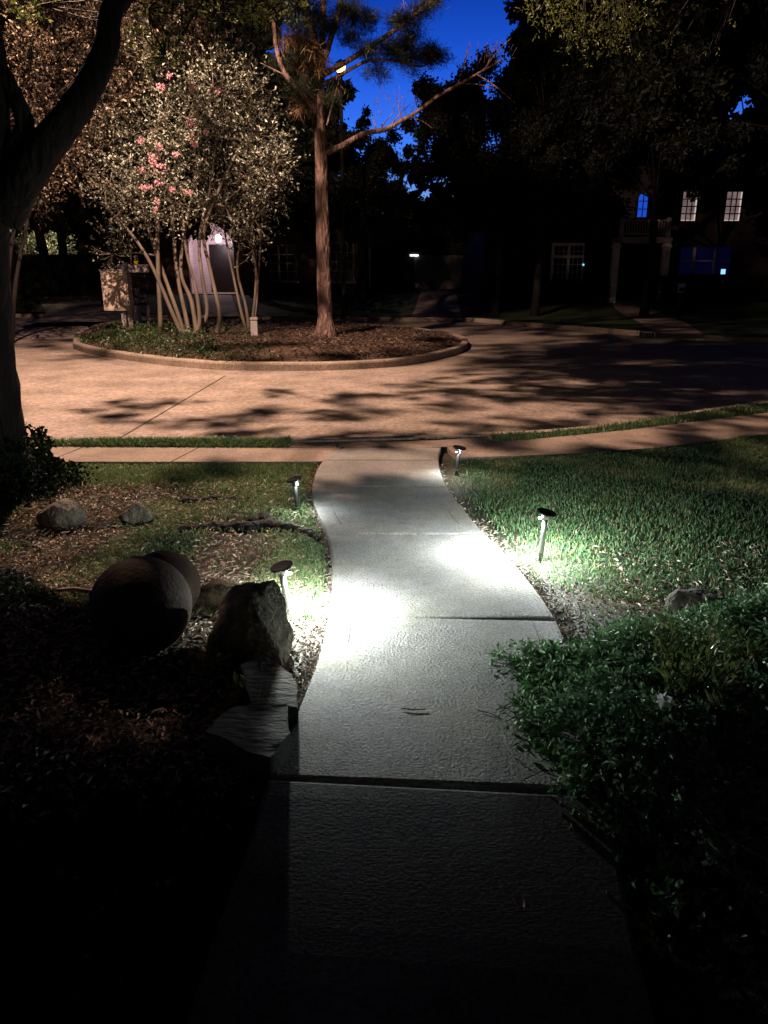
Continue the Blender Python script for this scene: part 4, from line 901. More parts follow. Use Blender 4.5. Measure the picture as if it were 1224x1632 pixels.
# ------------------------------------------------------------------ crape myrtles
def crape(name, bpx, bpy_, Y, stems, clumps, label, mt, nsp, ll, lw, blossoms=(), spl=.5, jit=1.2, barkm='crapebark', leafn=9, dz=0):
    b = V(bpx, bpy_, Y); b.z = iz(b.x, b.y) if abs(b.x) < 8.2 else 0.05; root = empty(name, b, label=label, cat='tree', group='crape myrtles on the island'); m = MB(); ends = []
    for st in stems:
        pts = [Vector(V(a, c_, Y+d_)) for a, c_, d_ in st]; pts[0].z = b.z-.05
        pts = [p-b for p in pts]; P = limb(m, pts, st_r[0], st_r[1], 8, jit=.03, k=5); ends += P[len(P)//2:]
    lv = []; cents = []
    for (px, py, r) in clumps:
        c_ = V(px, py, Y+random.uniform(-jit, jit)); rad = r/ppm(c_.y); n = int(nsp*rad*rad)
        C = ball(n, .2)*rad*np.array([1, 1.1, 1]); D = unit(C)+rng.normal(size=C.shape)*.5+np.array([0, 0, .35]); C = C+np.array(c_-b)
        lv.append(sprays(C, D, spl*rng.uniform(.5, 1.2, n), leafn, ll, lw))
        s = min(ends, key=lambda e: (e-(c_-b)).length); cc = c_-b
        m.tube([s, s.lerp(cc, .5)+Vector((random.uniform(-.1, .1), 0, .05)), cc], [.025, .018, .012], 6, cap=False)
        for q in range(min(n, 16)):
            t = Vector(C[q])+Vector(unit(D[q:q+1])[0])*spl*.7; m.tube([cc, cc.lerp(t, .55)+Vector((0, 0, -.05)), t], [.011, .008, .003], 4, cap=False)
    m.build('trunk', M[barkm], root, smooth=True); link('crown', merge_leaf('crown', lv, M[mt]), root)
    for (px, py, r) in blossoms:
        c_ = V(px, py, Y-1.25-random.random()*.4)-b; rad = r/ppm(Y)
        n = 34; P = ball(n)*rad*np.array([1, 1, .8])+np.array(c_)
        link('blossom', merge_leaf('blossom', [leaf_arrays(P, rng.normal(size=P.shape), .05, .045)], M['pink']), root)
    return root
st_r = (.065, .028)
crape('crape_myrtle', 300, 548, 19.6,
      [[(292, 548, 0), (275, 500, 0), (245, 430, -.2), (215, 380, -.4), (170, 330, -.6)], [(295, 548, .1), (285, 505, .1), (262, 440, .2), (243, 385, 0), (225, 320, 0), (205, 250, 0)],
       [(303, 550, .2), (295, 500, .2), (283, 440, .3), (276, 370, .4), (270, 300, .3), (265, 200, .2)], [(308, 550, -.1), (318, 515, -.1), (312, 460, -.2), (297, 400, -.3), (290, 330, -.3)],
       [(312, 550, .3), (330, 500, .3), (322, 440, .2), (318, 380, .2), (335, 300, 0), (345, 220, 0)], [(315, 550, 0), (305, 480, 0), (288, 430, 0), (300, 340, 0), (320, 260, 0)],
       [(345, 546, .2), (350, 500, .2), (335, 430, .2), (325, 370, .1), (350, 300, 0), (380, 240, 0)], [(243, 385, 0), (252, 340, -.2), (280, 290, -.3)]],
      [(175, 190, 40), (215, 165, 42), (255, 130, 40), (300, 120, 36), (340, 140, 38), (375, 175, 38), (410, 215, 36), (432, 255, 30), (300, 190, 45), (250, 205, 45), (345, 215, 42), (200, 240, 42), (245, 275, 42), (295, 265, 42), (345, 285, 40), (395, 285, 36), (175, 290, 32), (210, 320, 34), (190, 365, 26), (180, 405, 18), (280, 325, 34), (330, 335, 30), (240, 345, 24), (225, 95, 30), (265, 60, 26), (365, 120, 26), (430, 290, 20)],
      'multi-stemmed crape myrtle with pink blossoms beside the mailboxes', 'crapeleaf', 330, .085, .042,
      [(305, 196, 8), (256, 138, 6), (224, 224, 5), (253, 232, 6), (248, 255, 9), (258, 268, 8), (240, 250, 5), (226, 270, 4), (280, 246, 4), (252, 291, 6), (237, 298, 5), (228, 299, 4), (299, 306, 6), (274, 302, 4), (310, 229, 5), (312, 232, 3), (306, 218, 3), (328, 210, 3), (348, 146, 4), (306, 140, 4), (248, 333, 3), (250, 320, 3), (270, 120, 4), (245, 262, 4)])
st_r = (.05, .022)
crape('crape_myrtle', 400, 548, 20.6,
      [[(395, 548, 0), (385, 500, 0), (372, 440, 0), (360, 380, 0), (355, 330, 0)], [(398, 548, .1), (392, 490, .1), (378, 430, .1), (385, 370, 0), (390, 310, 0)], [(400, 548, 0), (405, 490, 0), (408, 430, 0), (400, 380, 0), (405, 320, 0)], [(404, 548, .2), (408, 500, .3), (412, 440, .3), (415, 390, .2), (420, 340, .2)]],
      [(395, 375, 24), (405, 350, 24), (375, 350, 26), (420, 330, 26), (440, 300, 26), (400, 320, 30), (360, 330, 24), (405, 398, 14), (450, 260, 24), (350, 100, 30), (400, 150, 34), (430, 200, 30)],
      'slimmer shaded crape myrtle right of the flowering one', 'crapeleaf', 270, .08, .04)
st_r = (.07, .03)
crape('crape_myrtle', 20, 540, 19.0,
      [[(18, 540, 0), (22, 480, 0), (30, 420, 0), (50, 330, 0), (80, 240, 0)], [(16, 540, .2), (12, 460, .2), (20, 380, .2), (40, 280, 0), (60, 180, 0)]],
      [(50, 90, 40), (95, 60, 42), (130, 110, 42), (70, 150, 42), (110, 190, 40), (50, 210, 36), (150, 60, 36), (190, 100, 34), (160, 150, 34), (80, 250, 36), (120, 270, 32), (50, 290, 30), (150, 230, 30), (200, 50, 34), (240, 40, 34), (290, 60, 34), (160, 20, 30), (100, 15, 30), (330, 80, 28), (60, 320, 20), (30, 340, 16), (45, 20, 30)],
      'reddish brown foliaged crape myrtle behind the forked oak', 'redleaf', 330, .08, .038, jit=1.0, barkm='darkbark')

# ------------------------------------------------------------------ pine
py0 = 19.0; pb = V(519, 545, py0); pb.z = iz(pb.x, pb.y); pine = empty('pine_tree', pb, label='tall pine with a lit reddish trunk standing on the island', cat='tree'); m = MB()
def Q(px, py, dy=0): return V(px, py, py0+dy)-pb
P = smooth_line([(0, 0, -.1), Q(519, 520), Q(516, 420), Q(513, 300), Q(511, 190), Q(512, 120, .2), Q(514, 60, .3), Q(516, 0, .4), Q(520, -120, .5)], 9)
P0 = P; N = len(P); prr = []
for i, p in enumerate(P):
    base = .185-.010*p.z; base = base if p.z < 4.6 else base*.62
    prr.append(base+max(0, .12-.3*max(p.z, 0)))
tr = MB(); tr.tube(P, prr, 20, jit=.05)
br = tr
def B(pts, r0, r1, n=8, k=4): return limb(tr, [Q(*p) for p in pts], r0, r1, n, jit=.06, k=k)
B([(520, 243), (545, 232), (580, 213), (615, 206), (640, 192), (665, 178, -.3), (695, 155, -.6), (730, 135, -.9), (760, 118, -1), (800, 95, -1.2)], .075, .02)
B([(507, 180), (482, 150), (456, 120), (441, 80), (436, 30), (430, -30)], .07, .04)
B([(513, 120), (540, 105), (590, 75), (640, 40), (690, 0), (720, -30)], .075, .03)
B([(515, 135), (545, 118), (590, 96), (635, 98), (670, 106), (692, 95)], .05, .015)
B([(515, 100), (528, 60), (540, 20), (545, -20)], .07, .05); B([(510, 90), (495, 40), (478, 0), (470, -30)], .07, .05)
B([(521, 200), (530, 165), (540, 130), (548, 112)], .022, .008, 6)
B([(455, 120), (435, 110), (415, 100)], .02, .006, 6); B([(590, 96), (610, 115, 0)], .015, .006, 5)
for k_, s_, e_ in ((0, (760, 118, -1), (822, 165, -1.1)), (1, (735, 133, -.9), (790, 142, -1)), (1, (730, 135, -.9), (742, 95, -1)), (1, (742, 95, -1), (748, 70, -1)), (2, (770, 112, -1), (815, 60, -1)), (2, (775, 110, -1), (792, 70, -1)), (2, (640, 192, 0), (632, 160, 0)), (2, (600, 208, 0), (592, 185, 0)), (2, (605, 207, 0), (632, 175, 0)), (2, (620, 204), (655, 165)), (0, (652, 185, -.2), (690, 205, -.2))):
    B([s_, ((s_[0]+e_[0])/2, (s_[1]+e_[1])/2-3, s_[2] if len(s_) > 2 else 0), e_], .02, .005, 5)
for i in range(120):   # fine bare twigs
    c_ = random.choice([(800, 80), (790, 95), (770, 90), (640, 165), (625, 175), (600, 180), (650, 175), (560, 50), (570, 35), (650, 20), (780, 140), (745, 115), (480, 90), (470, 110), (545, 150)])
    a = Q(c_[0]+random.gauss(0, 10), c_[1]+random.gauss(0, 8), -.6 if c_[0] > 700 else 0); tr.tube([a, a+Vector((random.gauss(0, .12), random.gauss(0, .1), random.uniform(.05, .4)))], [.006, .003], 3, cap=False)
tr.build('trunk', M['pinebark'], pine, smooth=True)
def tufts(cl, per, L, Wd, drop=0):
    out = []
    for (px, py, r, n) in cl:
        for _ in range(n):
            c_ = np.array(Q(px+random.gauss(0, r*.55), py+random.gauss(0, r*.5), random.gauss(0, .4)))
            D = unit(rng.normal(size=(per, 3))+np.array([0, 0, .25-drop])); out.append(leaf_arrays(np.tile(c_, (per, 1))+rng.normal(size=(per, 3))*np.array([.10, .10, .06]), D, L*rng.uniform(.7, 1.1, per), Wd, fold=.1))
    return out
tf = tufts([(620, 78, 16, 9), (650, 70, 14, 8), (680, 82, 12, 8), (700, 88, 8, 4), (585, 80, 10, 4), (600, 110, 12, 4), (650, 100, 14, 6), (640, 40, 16, 7), (665, 25, 14, 5), (562, 60, 9, 4), (480, 60, 26, 12), (460, 90, 24, 10), (500, 20, 24, 10), (440, 20, 20, 8), (560, 20, 22, 10), (590, 30, 12, 5), (535, 40, 12, 5), (480, 140, 22, 9), (498, 120, 14, 7), (520, 150, 14, 5), (690, 0, 14, 5), (470, 0, 20, 8)], 170, .20, .0065)
link('needles', merge_leaf('needles', tf, M['needle']), pine)
tf = tufts([(475, 60, 16, 8), (490, 85, 18, 9), (500, 70, 12, 6), (480, 160, 18, 5), (500, 100, 16, 5)], 60, .28, .010, 1.4)
link('dead_needles', merge_leaf('dead_needles', tf, M['deadneedle']), pine)

# ------------------------------------------------------------------ dark trees around the houses
TG = 'dark trees around the houses'
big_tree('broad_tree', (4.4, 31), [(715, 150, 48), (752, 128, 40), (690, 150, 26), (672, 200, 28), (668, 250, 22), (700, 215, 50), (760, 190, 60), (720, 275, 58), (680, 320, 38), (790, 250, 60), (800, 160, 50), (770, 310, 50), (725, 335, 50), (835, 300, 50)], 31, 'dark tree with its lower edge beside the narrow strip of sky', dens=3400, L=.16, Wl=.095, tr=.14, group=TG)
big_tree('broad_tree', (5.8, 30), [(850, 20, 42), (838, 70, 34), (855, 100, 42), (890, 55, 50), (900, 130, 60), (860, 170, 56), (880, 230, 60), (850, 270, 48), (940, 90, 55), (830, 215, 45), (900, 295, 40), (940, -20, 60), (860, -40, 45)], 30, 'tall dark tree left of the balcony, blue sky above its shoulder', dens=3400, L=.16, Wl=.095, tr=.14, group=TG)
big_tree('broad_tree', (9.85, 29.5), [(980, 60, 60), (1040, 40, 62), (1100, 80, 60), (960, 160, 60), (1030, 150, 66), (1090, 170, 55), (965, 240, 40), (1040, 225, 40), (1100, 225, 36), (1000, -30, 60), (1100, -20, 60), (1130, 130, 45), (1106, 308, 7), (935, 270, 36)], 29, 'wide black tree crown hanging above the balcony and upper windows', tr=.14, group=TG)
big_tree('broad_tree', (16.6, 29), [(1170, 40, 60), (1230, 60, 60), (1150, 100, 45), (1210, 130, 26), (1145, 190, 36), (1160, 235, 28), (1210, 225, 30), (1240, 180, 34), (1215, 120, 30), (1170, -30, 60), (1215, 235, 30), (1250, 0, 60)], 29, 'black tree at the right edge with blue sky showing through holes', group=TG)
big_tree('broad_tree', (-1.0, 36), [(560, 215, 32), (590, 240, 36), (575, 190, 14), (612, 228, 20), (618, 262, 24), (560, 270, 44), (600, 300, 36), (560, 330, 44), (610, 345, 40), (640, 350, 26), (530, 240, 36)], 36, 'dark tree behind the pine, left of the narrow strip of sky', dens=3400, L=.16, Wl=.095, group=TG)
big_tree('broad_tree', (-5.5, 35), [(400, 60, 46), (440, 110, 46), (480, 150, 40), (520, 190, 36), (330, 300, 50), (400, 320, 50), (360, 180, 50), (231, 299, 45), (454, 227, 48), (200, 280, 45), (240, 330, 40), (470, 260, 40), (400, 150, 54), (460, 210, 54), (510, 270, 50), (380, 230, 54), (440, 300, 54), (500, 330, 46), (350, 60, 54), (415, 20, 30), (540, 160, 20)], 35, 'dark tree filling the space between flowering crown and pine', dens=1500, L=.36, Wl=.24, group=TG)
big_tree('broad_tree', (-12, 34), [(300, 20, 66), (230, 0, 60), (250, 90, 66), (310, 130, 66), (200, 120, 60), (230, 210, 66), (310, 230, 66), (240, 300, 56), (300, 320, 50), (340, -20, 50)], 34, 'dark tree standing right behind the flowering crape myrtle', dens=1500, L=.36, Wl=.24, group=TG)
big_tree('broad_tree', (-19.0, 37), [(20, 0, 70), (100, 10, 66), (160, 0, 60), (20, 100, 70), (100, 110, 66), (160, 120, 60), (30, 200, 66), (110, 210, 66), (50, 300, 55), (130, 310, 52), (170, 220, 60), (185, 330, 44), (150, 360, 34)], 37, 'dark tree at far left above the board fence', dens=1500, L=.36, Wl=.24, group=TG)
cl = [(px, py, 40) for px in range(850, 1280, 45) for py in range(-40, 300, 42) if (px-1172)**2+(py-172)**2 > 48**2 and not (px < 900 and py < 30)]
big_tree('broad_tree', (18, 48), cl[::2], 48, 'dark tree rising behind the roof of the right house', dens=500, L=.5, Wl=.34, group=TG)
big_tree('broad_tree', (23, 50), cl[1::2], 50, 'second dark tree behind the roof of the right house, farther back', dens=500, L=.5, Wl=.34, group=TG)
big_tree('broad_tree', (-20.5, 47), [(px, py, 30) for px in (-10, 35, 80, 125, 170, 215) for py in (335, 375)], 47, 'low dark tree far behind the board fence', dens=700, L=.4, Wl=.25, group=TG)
# tall slim dark trunks in front of the lit bush
for px, r_, lab in ((70, .22, 'slim dark trunk left, in front of the glowing bush'), (101, .20, 'slim dark trunk right, in front of the glowing bush')):
    p = V(px, 420, 37.5); root = empty('slim_tree', (p.x, p.y, .5), label=lab, cat='tree', group='slim trunks before the glowing bush'); m = MB()
    m.tube([(0, 0, 0), (.05, 0, 2), (-.25 if px == 70 else .1, 0, 5.2)], [r_*1.2, r_, r_*.8], 10); m.build('trunk', M['darkbark'], root, smooth=True)
    lf, _ = clump_leaves([(px, 300, 22), (px+10, 280, 20)], 37.5, 500, .25, .12, 1, .3)
    link('crown', merge_leaf('crown', [q-np.array([p.x, p.y, .5]) for q in lf], M['darkleaf']), root)
# glowing bush
bpz = V(90, 400, 41); root = empty('garden_bush', (bpz.x, bpz.y, .5), label='glowing yellow-green bush behind the dark fence', cat='bush'); m = MB()
lf, ce = clump_leaves([(50, 395, 22), (62, 382, 22), (80, 378, 18), (38, 385, 18), (100, 388, 16), (88, 388, 16), (78, 398, 18), (50, 372, 14), (110, 398, 9), (35, 390, 16)], 41, 900, .16, .08, 1, .3)
for c_, r_ in ce: m.tube([(0, 0, 0), c_-Vector((bpz.x, bpz.y, .5))], [.05, .02], 6)
m.build('stem', M['darkbark'], root); link('crown', merge_leaf('crown', [q-np.array([bpz.x, bpz.y, .5]) for q in lf], M['crapeleaf']), root)
lamp('garden_light', 'POINT', V(70, 345, 38.6), 650, (1, .85, .5), .1)
# far wood closing the horizon
pc = []
for i in range(5200):
    x_ = rng.uniform(-75, 75); pc.append((x_, 62+rng.uniform(-3, 6), rng.uniform(0, 1)*(7.0+2.0*math.sin(x_*.35)+1.5*math.sin(x_*.9+1))))
Pp = np.array(pc); tag(link('far_woods', leaf_mesh('far_woods', Pp, rng.normal(size=Pp.shape), 1.6, 1.1, M['darkleaf'])), 'dark mass of far trees closing the view behind the houses', 'woods', kind='stuff')

# ================================================================== ISLAND FURNITURE
def mailboxes():
    p = V(196, 534, 22); root = empty('mailbox_unit', (p.x, p.y, .12), rz=R(4), label='tan cluster mailbox cabinet with shadow-mottled face, on two pale posts', cat='mailbox', group='mailbox cabinets on the island')
    s = 1/ppm(22); 
    m = MB(); m.box(-.40, .32, -.18, .20, .50, 1.57); m.build('cabinet', M['mailbox'], root, bevel=.012)
    m = MB(); m.box(-.36, .28, -.187, -.181, .54, 1.53); m.build('back_panel', M['mailbox'], root)
    m = MB(); m.box(-.42, .34, -.20, .22, 1.571, 1.60); m.build('roof', M['greypaint'], root, bevel=.008)
    for xx in (.02, .20):
        m = MB(); m.box(xx-.0, xx+.12, -.06, .06, -.1, .499); m.build('post', M['post'], root, bevel=.006)
    m = MB(); m.box(-.1, .34, -.16, .16, -.08, .03); m.build('base', M['kerb'], root)
    p = V(222, 532, 22.6); root = empty('mailbox_unit', (p.x, p.y, .12), rz=R(-52), label='grey cluster mailbox seen from its dark side, behind the tan one', cat='mailbox', group='mailbox cabinets on the island')
    m = MB(); m.box(-.36, .36, -.2, .22, .62, 1.52); m.build('cabinet', M['blackmetal'], root, bevel=.01)
    m = MB(); m.box(-.44, .44, -.3, .3, 1.521, 1.74); m.build('roof', M['mailgrey'], root, bevel=.01)
    for i in range(3):
        for j in range(2):
            m = MB(); m.box(-.32+.33*j, -.02+.33*j, -.212, -.203, .66+.28*i, .91+.28*i); m.build('door', M['mailgrey'], root, bevel=.004)
    for xx, yy in ((-.36, -.2), (.30, -.2), (-.36, .16), (.30, .16)):
        m = MB(); m.box(xx, xx+.07, yy-.003, yy+.067, -.1, .619); m.build('post', M['post'], root)
mailboxes()
p = V(407, 550, 19.5); root = empty('utility_pedestal', (p.x, p.y, iz(p.x, p.y)), label='small grey utility pedestal at the foot of the slim crape myrtle', cat='utility pedestal'); m = MB()
m.prism([(-.09, -.08), (.09, -.08), (.09, .08), (-.09, .08)], -.05, .36); m.build('housing', M['greypaint'], root, bevel=.02)
m = MB(); m.prism([(-.10, -.09), (.10, -.09), (.10, .09), (-.10, .09)], .361, .45); m.build('cap', M['greypaint'], root, bevel=.03)
# sign pole behind mailboxes
p = V(217, 500, 30.6); root = empty('sign_pole', (p.x, p.y, .0), label='thin grey pole standing behind the grey mailbox', cat='pole'); m = MB(); m.tube([(0, 0, -.1), (0, 0, 3.2)], .035, 8); m.build('pole', M['greypaint'], root)
m = MB(); m.lathe([(.04, 3.2), (.045, 3.22), (.03, 3.25), (.001, 3.27)], 8); m.build('cap', M['greypaint'], root)
# street lamp
p = V(549, 503, 30.5); root = empty('street_lamp', (p.x, p.y, 0), label='tall street lamp with a glowing yellow acorn globe behind the pine', cat='street lamp'); H = V(540, 110, 30.5).z
m = MB(); m.lathe([(.13, -.1), (.13, .25), (.10, .4), (.085, .6), (.06, H-.35), (.07, H-.3), (.05, H-.25)], 12); m.build('pole', M['fence'], root, smooth=True)
m = MB(); m.lathe([(.07, H-.249), (.13, H-.2), (.12, H-.13)], 12); m.build('collar', M['blackmetal'], root)
m = MB(); m.lathe([(.10, H-.129), (.15, H-.05), (.18, H+.08), (.175, H+.14)], 16); m.build('lamp_globe', M['lampglass'], root, smooth=True)
m = MB(); m.lathe([(.22, H+.141), (.20, H+.19), (.10, H+.26), (.02, H+.31), (.001, H+.34)], 16); m.build('lamp_cap', M['blackmetal'], root)

# ================================================================== HOUSES
def grid_frame(m, x0, x1, z0, z1, y, nx, nz, t=.02, d=.03):
    for i in range(1, nx): xx = x0+(x1-x0)*i/nx; m.box(xx-t/2, xx+t/2, y-d, y-.004, z0, z1)
    for j in range(1, nz): z = z0+(z1-z0)*j/nz; m.box(x0, x1, y-d-.002, y-.006, z-t/2, z+t/2)
def border(m, x0, x1, z0, z1, y, w=.1, d=.06):
    m.box(x0-w, x0, y-d, y, z0-w, z1+w); m.box(x1, x1+w, y-d, y, z0-w, z1+w); m.box(x0, x1, y-d, y, z1, z1+w); m.box(x0, x1, y-d, y, z0-w, z0)
# ---- right house
HY = 36.0
hr = empty('brick_house', (13, HY, .5), label='dark two-storey brick house with white balcony and lit upper blinds', cat='house'); hb = Vector((13, HY, .5))
def L(px, py, Y=HY): return V(px, py, Y)-hb
def hm(): return MB()
m = hm(); m.box(-8.5, 12, 0, 9, -.3, 5.6); wallR = m.build('wall', M['brickR'], hr)
m = hm(); m.add([(-9, -.5, 5.6), (12.5, -.5, 5.6), (12.5, 9.5, 5.6), (-9, 9.5, 5.6), (-5, 4.5, 7.2), (8.5, 4.5, 7.2)], [(0, 1, 5, 4), (1, 2, 5), (2, 3, 4, 5), (3, 0, 4), (3, 2, 1, 0)]); m.build('roof', M['roof'], hr)
def window(px0, px1, py0, py1, fm, gm, nx=2, nz=3, gridm=None, w=.1, t=.03, d=.06, name='window'):
    a = L(px0, py1); b = L(px1, py0); x0, x1 = a.x, b.x; z0, z1 = a.z, b.z
    f = MB(); border(f, x0, x1, z0, z1, -.003, w, d); fo = f.build(name, M[fm], hr)
    g_ = MB(); g_.box(x0, x1, -.02, -.004, z0, z1); g_.build('pane', M[gm], fo)
    g_ = MB(); grid_frame(g_, x0, x1, z0, z1, -.022, nx, nz, t); g_.build('muntin', M[gridm or fm], fo)
    return x0, x1, z0, z1, fo
for px0, px1 in ((1084, 1112), (1153, 1183)):
    x0, x1, z0, z1, fo = window(px0, px1, 306, 352, 'brickR', 'blinds', 3, 4, 'blackmetal', .05, .045)
    g_ = MB(); g_.box(x1-.05, x1-.0, -.045, -.026, z0, z1-.1*(px0 < 1100)*3); g_.box(x0, x1-.05, -.045, -.026, z0, z0+.03); g_.build('blind_gap', M['blindgap'], fo)
# arched window
a = L(1015, 346); b = L(1033, 308); x0, x1, z0, z1 = a.x, b.x, a.z, b.z; r_ = (x1-x0)/2; cxa = (x0+x1)/2
def arch(x0, x1, z0, z1, y0, y1, m, grow=0):
    r = (x1-x0)/2+grow; c_ = (x0+x1)/2; zc = z1-(x1-x0)/2; poly = [(c_-r, z0-grow), (c_+r, z0-grow)]+[(c_+r*math.cos(PI*i/14), zc+r*math.sin(PI*i/14)) for i in range(15)]
    n = len(poly); m.add([(p[0], y0, p[1]) for p in poly]+[(p[0], y1, p[1]) for p in poly], [tuple(range(n)), tuple(range(n, 2*n))[::-1]]+[(i, n+i, n+(i+1) % n, (i+1) % n) for i in range(n)])
f = MB(); arch(x0, x1, z0, z1, -.03, -.004, f, .06); fo = f.build('arched_window', M['blackmetal'], hr)
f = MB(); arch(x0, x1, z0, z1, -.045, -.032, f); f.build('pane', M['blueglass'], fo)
f = MB(); grid_frame(f, x0, x1, z0, z1, -.047, 2, 3, .035); f.build('muntin', M['blackmetal'], fo)
# lower left window bay with white frame
a = L(880, 446); b = L(930, 392); x0, x1, z0, z1 = a.x, b.x, a.z, b.z; zt_ = L(900, 409).z
f = MB(); w = .12
xm = L(905, 420).x
for xx in (x0-.06, xm, ): f.box(xx-w/2, xx+w/2, -.09, -.003, z0-.1, z1+.12)
f.box(x1-.02, x1+.03, -.09, -.003, z0-.1, z1+.12); f.box(x0-.12, x1, -.10, -.004, z1, z1+.13); f.box(x0-.1, x1, -.092, -.0035, zt_-.06, zt_+.06)
fo = f.build('window', M['white'], hr)
g_ = MB(); g_.box(x0, x1, -.02, -.0045, z0-.08, z1); g_.build('pane', M['darkglass'], fo)
g_ = MB()
for A_, B_ in ((x0, xm), (xm, x1)): grid_frame(g_, A_, B_, z0, zt_, -.022, 3, 3, .02); grid_frame(g_, A_, B_, zt_, z1, -.024, 3, 2, .02)
g_.build('muntin', M['white'], fo)
# large lower right window
a = L(1080, 437); b = L(1166, 394); x0, x1, z0, z1 = a.x, b.x, a.z, b.z
f = MB(); border(f, x0, x1, z0, z1, -.003, .06, .05); fo = f.build('window', M['brickR'], hr)
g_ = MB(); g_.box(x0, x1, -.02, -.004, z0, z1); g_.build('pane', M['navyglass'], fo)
g_ = MB(); 
for px in (1105, 1139): xx = L(px, 410).x; g_.box(xx-.06, xx+.06, -.07, -.021, z0, z1)
g_.box(x0, x1, -.062, -.0215, (z0+z1)/2-.03, (z0+z1)/2+.03); g_.build('muntin', M['greypaint'], fo)
a = L(1152, 433); g_ = MB(); g_.box(a.x-.10, a.x+.10, -.045, -.024, a.z-.11, a.z+.11); g_.build('screen', M['screen'], fo)
a = L(1149, 447); g_ = MB(); g_.box(a.x-.06, a.x+.06, -.03, -.008, a.z-.03, a.z+.03); g_.build('glowing_reflection', M['blueglass'], hr)  # small blue glow painted as a reflection
# balcony and porch
dY = 1.7; HB = HY-dY
def LB_(px, py): return V(px, py, HB)-hb
a = LB_(992, 387); b = LB_(1073, 377); m = MB(); m.box(a.x, b.x, -dY, -.004, a.z, b.z); bal = m.build('balcony', M['greypaint'], hr, bevel=.02)
zr = LB_(1000, 350).z; zb = b.z
m = MB(); m.box(a.x, b.x-.1, -dY+.03, -dY+.10, zr-.05, zr); m.box(a.x, b.x-.1, -dY+.03, -dY+.10, zb+.08, zb+.12)
n = 16
for i in range(n): xx = a.x+.15+(b.x-a.x-.45)*i/(n-1); m.box(xx-.02, xx+.02, -dY+.045, -dY+.085, zb+.121, zr-.051)
m.build('railing', M['greypaint'], bal)
for xx in (a.x-.08, b.x-.22):
    m = MB(); m.box(xx-.07, xx+.09, -dY+.0, -dY+.16, zb+.003, zr+.08); m.build('railing_post', M['greypaint'], bal, bevel=.01)
for px, py0_, py1_ in ((980, 412, 474), (1060, 388, 474)):
    a1 = LB_(px, 440); m = MB(); m.box(a1.x-.14, a1.x+.14, -dY+.05, -dY+.33, LB_(px, 474).z-.3, a.z-.003); m.box(a1.x-.18, a1.x+.18, -dY+.01, -dY+.37, a.z-.18, a.z-.10)
    m.build('column', M['white'], hr, bevel=.012)
m = MB(); m.box(-.0, .0, 0, 0, 0, 0)
a = L(1005, 470); b = L(1040, 398); m = MB(); m.box(a.x, b.x, -.05, -.003, -.1, b.z); m.build('door', M['door'], hr)
m = MB(); m.box(a.x-.12, a.x-.003, -.07, -.003, -.1, b.z+.1); m.box(b.x+.003, b.x+.12, -.07, -.003, -.1, b.z+.1); m.box(a.x-.003, b.x+.003, -.07, -.003, b.z+.003, b.z+.1); m.build('door_frame', M['door'], hr)
m = MB(); c_ = L(929, 422); m.lathe([(.03, c_.z-.04), (.045, c_.z), (.03, c_.z+.04)], 10); o = m.build('wall_light', M['screen'], hr); o.location = (c_.x, -.10, 0)
# yard sign
p = V(1085, 468, 33.5); root = empty('yard_sign', (p.x, p.y, float(zfar(p.x, p.y))), label='small white yard sign before the right house', cat='yard sign')
c_ = V(1085, 459, 33.5)-Vector((p.x, p.y, float(zfar(p.x, p.y)))); m = MB(); m.box(-.16, .16, -.01, .01, c_.z-.2, c_.z+.2); m.build('panel', M['white'], root)
m = MB(); m.box(-.09, .13, -.0155, -.0105, c_.z-.13, c_.z+.02); m.build('emblem', M['fence'], root); m = MB(); m.box(-.02, .02, .011, .03, -.2, c_.z); m.build('stake', M['post'], root)
# foundation hedges
def hedge(px0, px1, pyt, pyb, Y, label):
    a = V(px0, pyb, Y); b = V(px1, pyt, Y); n = int(1500*(b.x-a.x)); z0 = .3; hgt = b.z-z0
    x = rng.uniform(a.x, b.x, n); yy = Y+rng.uniform(-.5, .5, n); z = z0+rng.random(n)*hgt*(1+.12*fbm(x, yy, 1.5))
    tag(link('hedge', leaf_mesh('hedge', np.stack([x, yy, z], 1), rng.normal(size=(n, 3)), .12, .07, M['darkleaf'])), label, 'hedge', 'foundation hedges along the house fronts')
hedge(855, 968, 449, 480, 34.2, 'dark hedge under the white framed window of the right house'); hedge(1072, 1224, 441, 480, 35.0, 'dark hedge under the wide navy window'); hedge(1048, 1075, 440, 475, 34.0, 'bush hiding the foot of the right porch column')
hedge(400, 540, 452, 480, 36.6, 'low dark hedge before the left house windows'); hedge(600, 660, 440, 480, 42, 'dark hedge left of the middle driveway')
# kerb house number
a = G(1077, 545, -.05); b = G(1102, 548, -.05); c_ = (a+b)/2; ky = float(farK(c_.x)); ang = math.atan2(float(farK(c_.x+.3)-farK(c_.x-.3)), .6)
root = empty('kerb_number', (c_.x, ky-.02, -.075), rz=ang, label='white painted house number plate on the far kerb', cat='house number')
m = MB(); m.box(-.27, .27, -.012, .012, -.065, .085); m.build('plate', M['white'], root); m = MB(); m.box(-.245, .245, -.0155, -.0125, -.045, .065); m.build('field', M['blackmetal'], root)
tcu = bpy.data.curves.new('digits', 'FONT'); tcu.body = '12210'; tcu.size = .15; tcu.align_x = 'CENTER'; tcu.extrude = .001; tcu.materials.append(M['white'])
tmp = bpy.data.objects.new('digits_curve', tcu); COL.objects.link(tmp); bpy.context.view_layer.update(); dm = bpy.data.meshes.new_from_object(tmp); bpy.data.objects.remove(tmp); to = bpy.data.objects.new('digits', dm); COL.objects.link(to); to.parent = root; to.location = (0, -.018, -.042); to.rotation_euler = (PI/2, 0, 0)

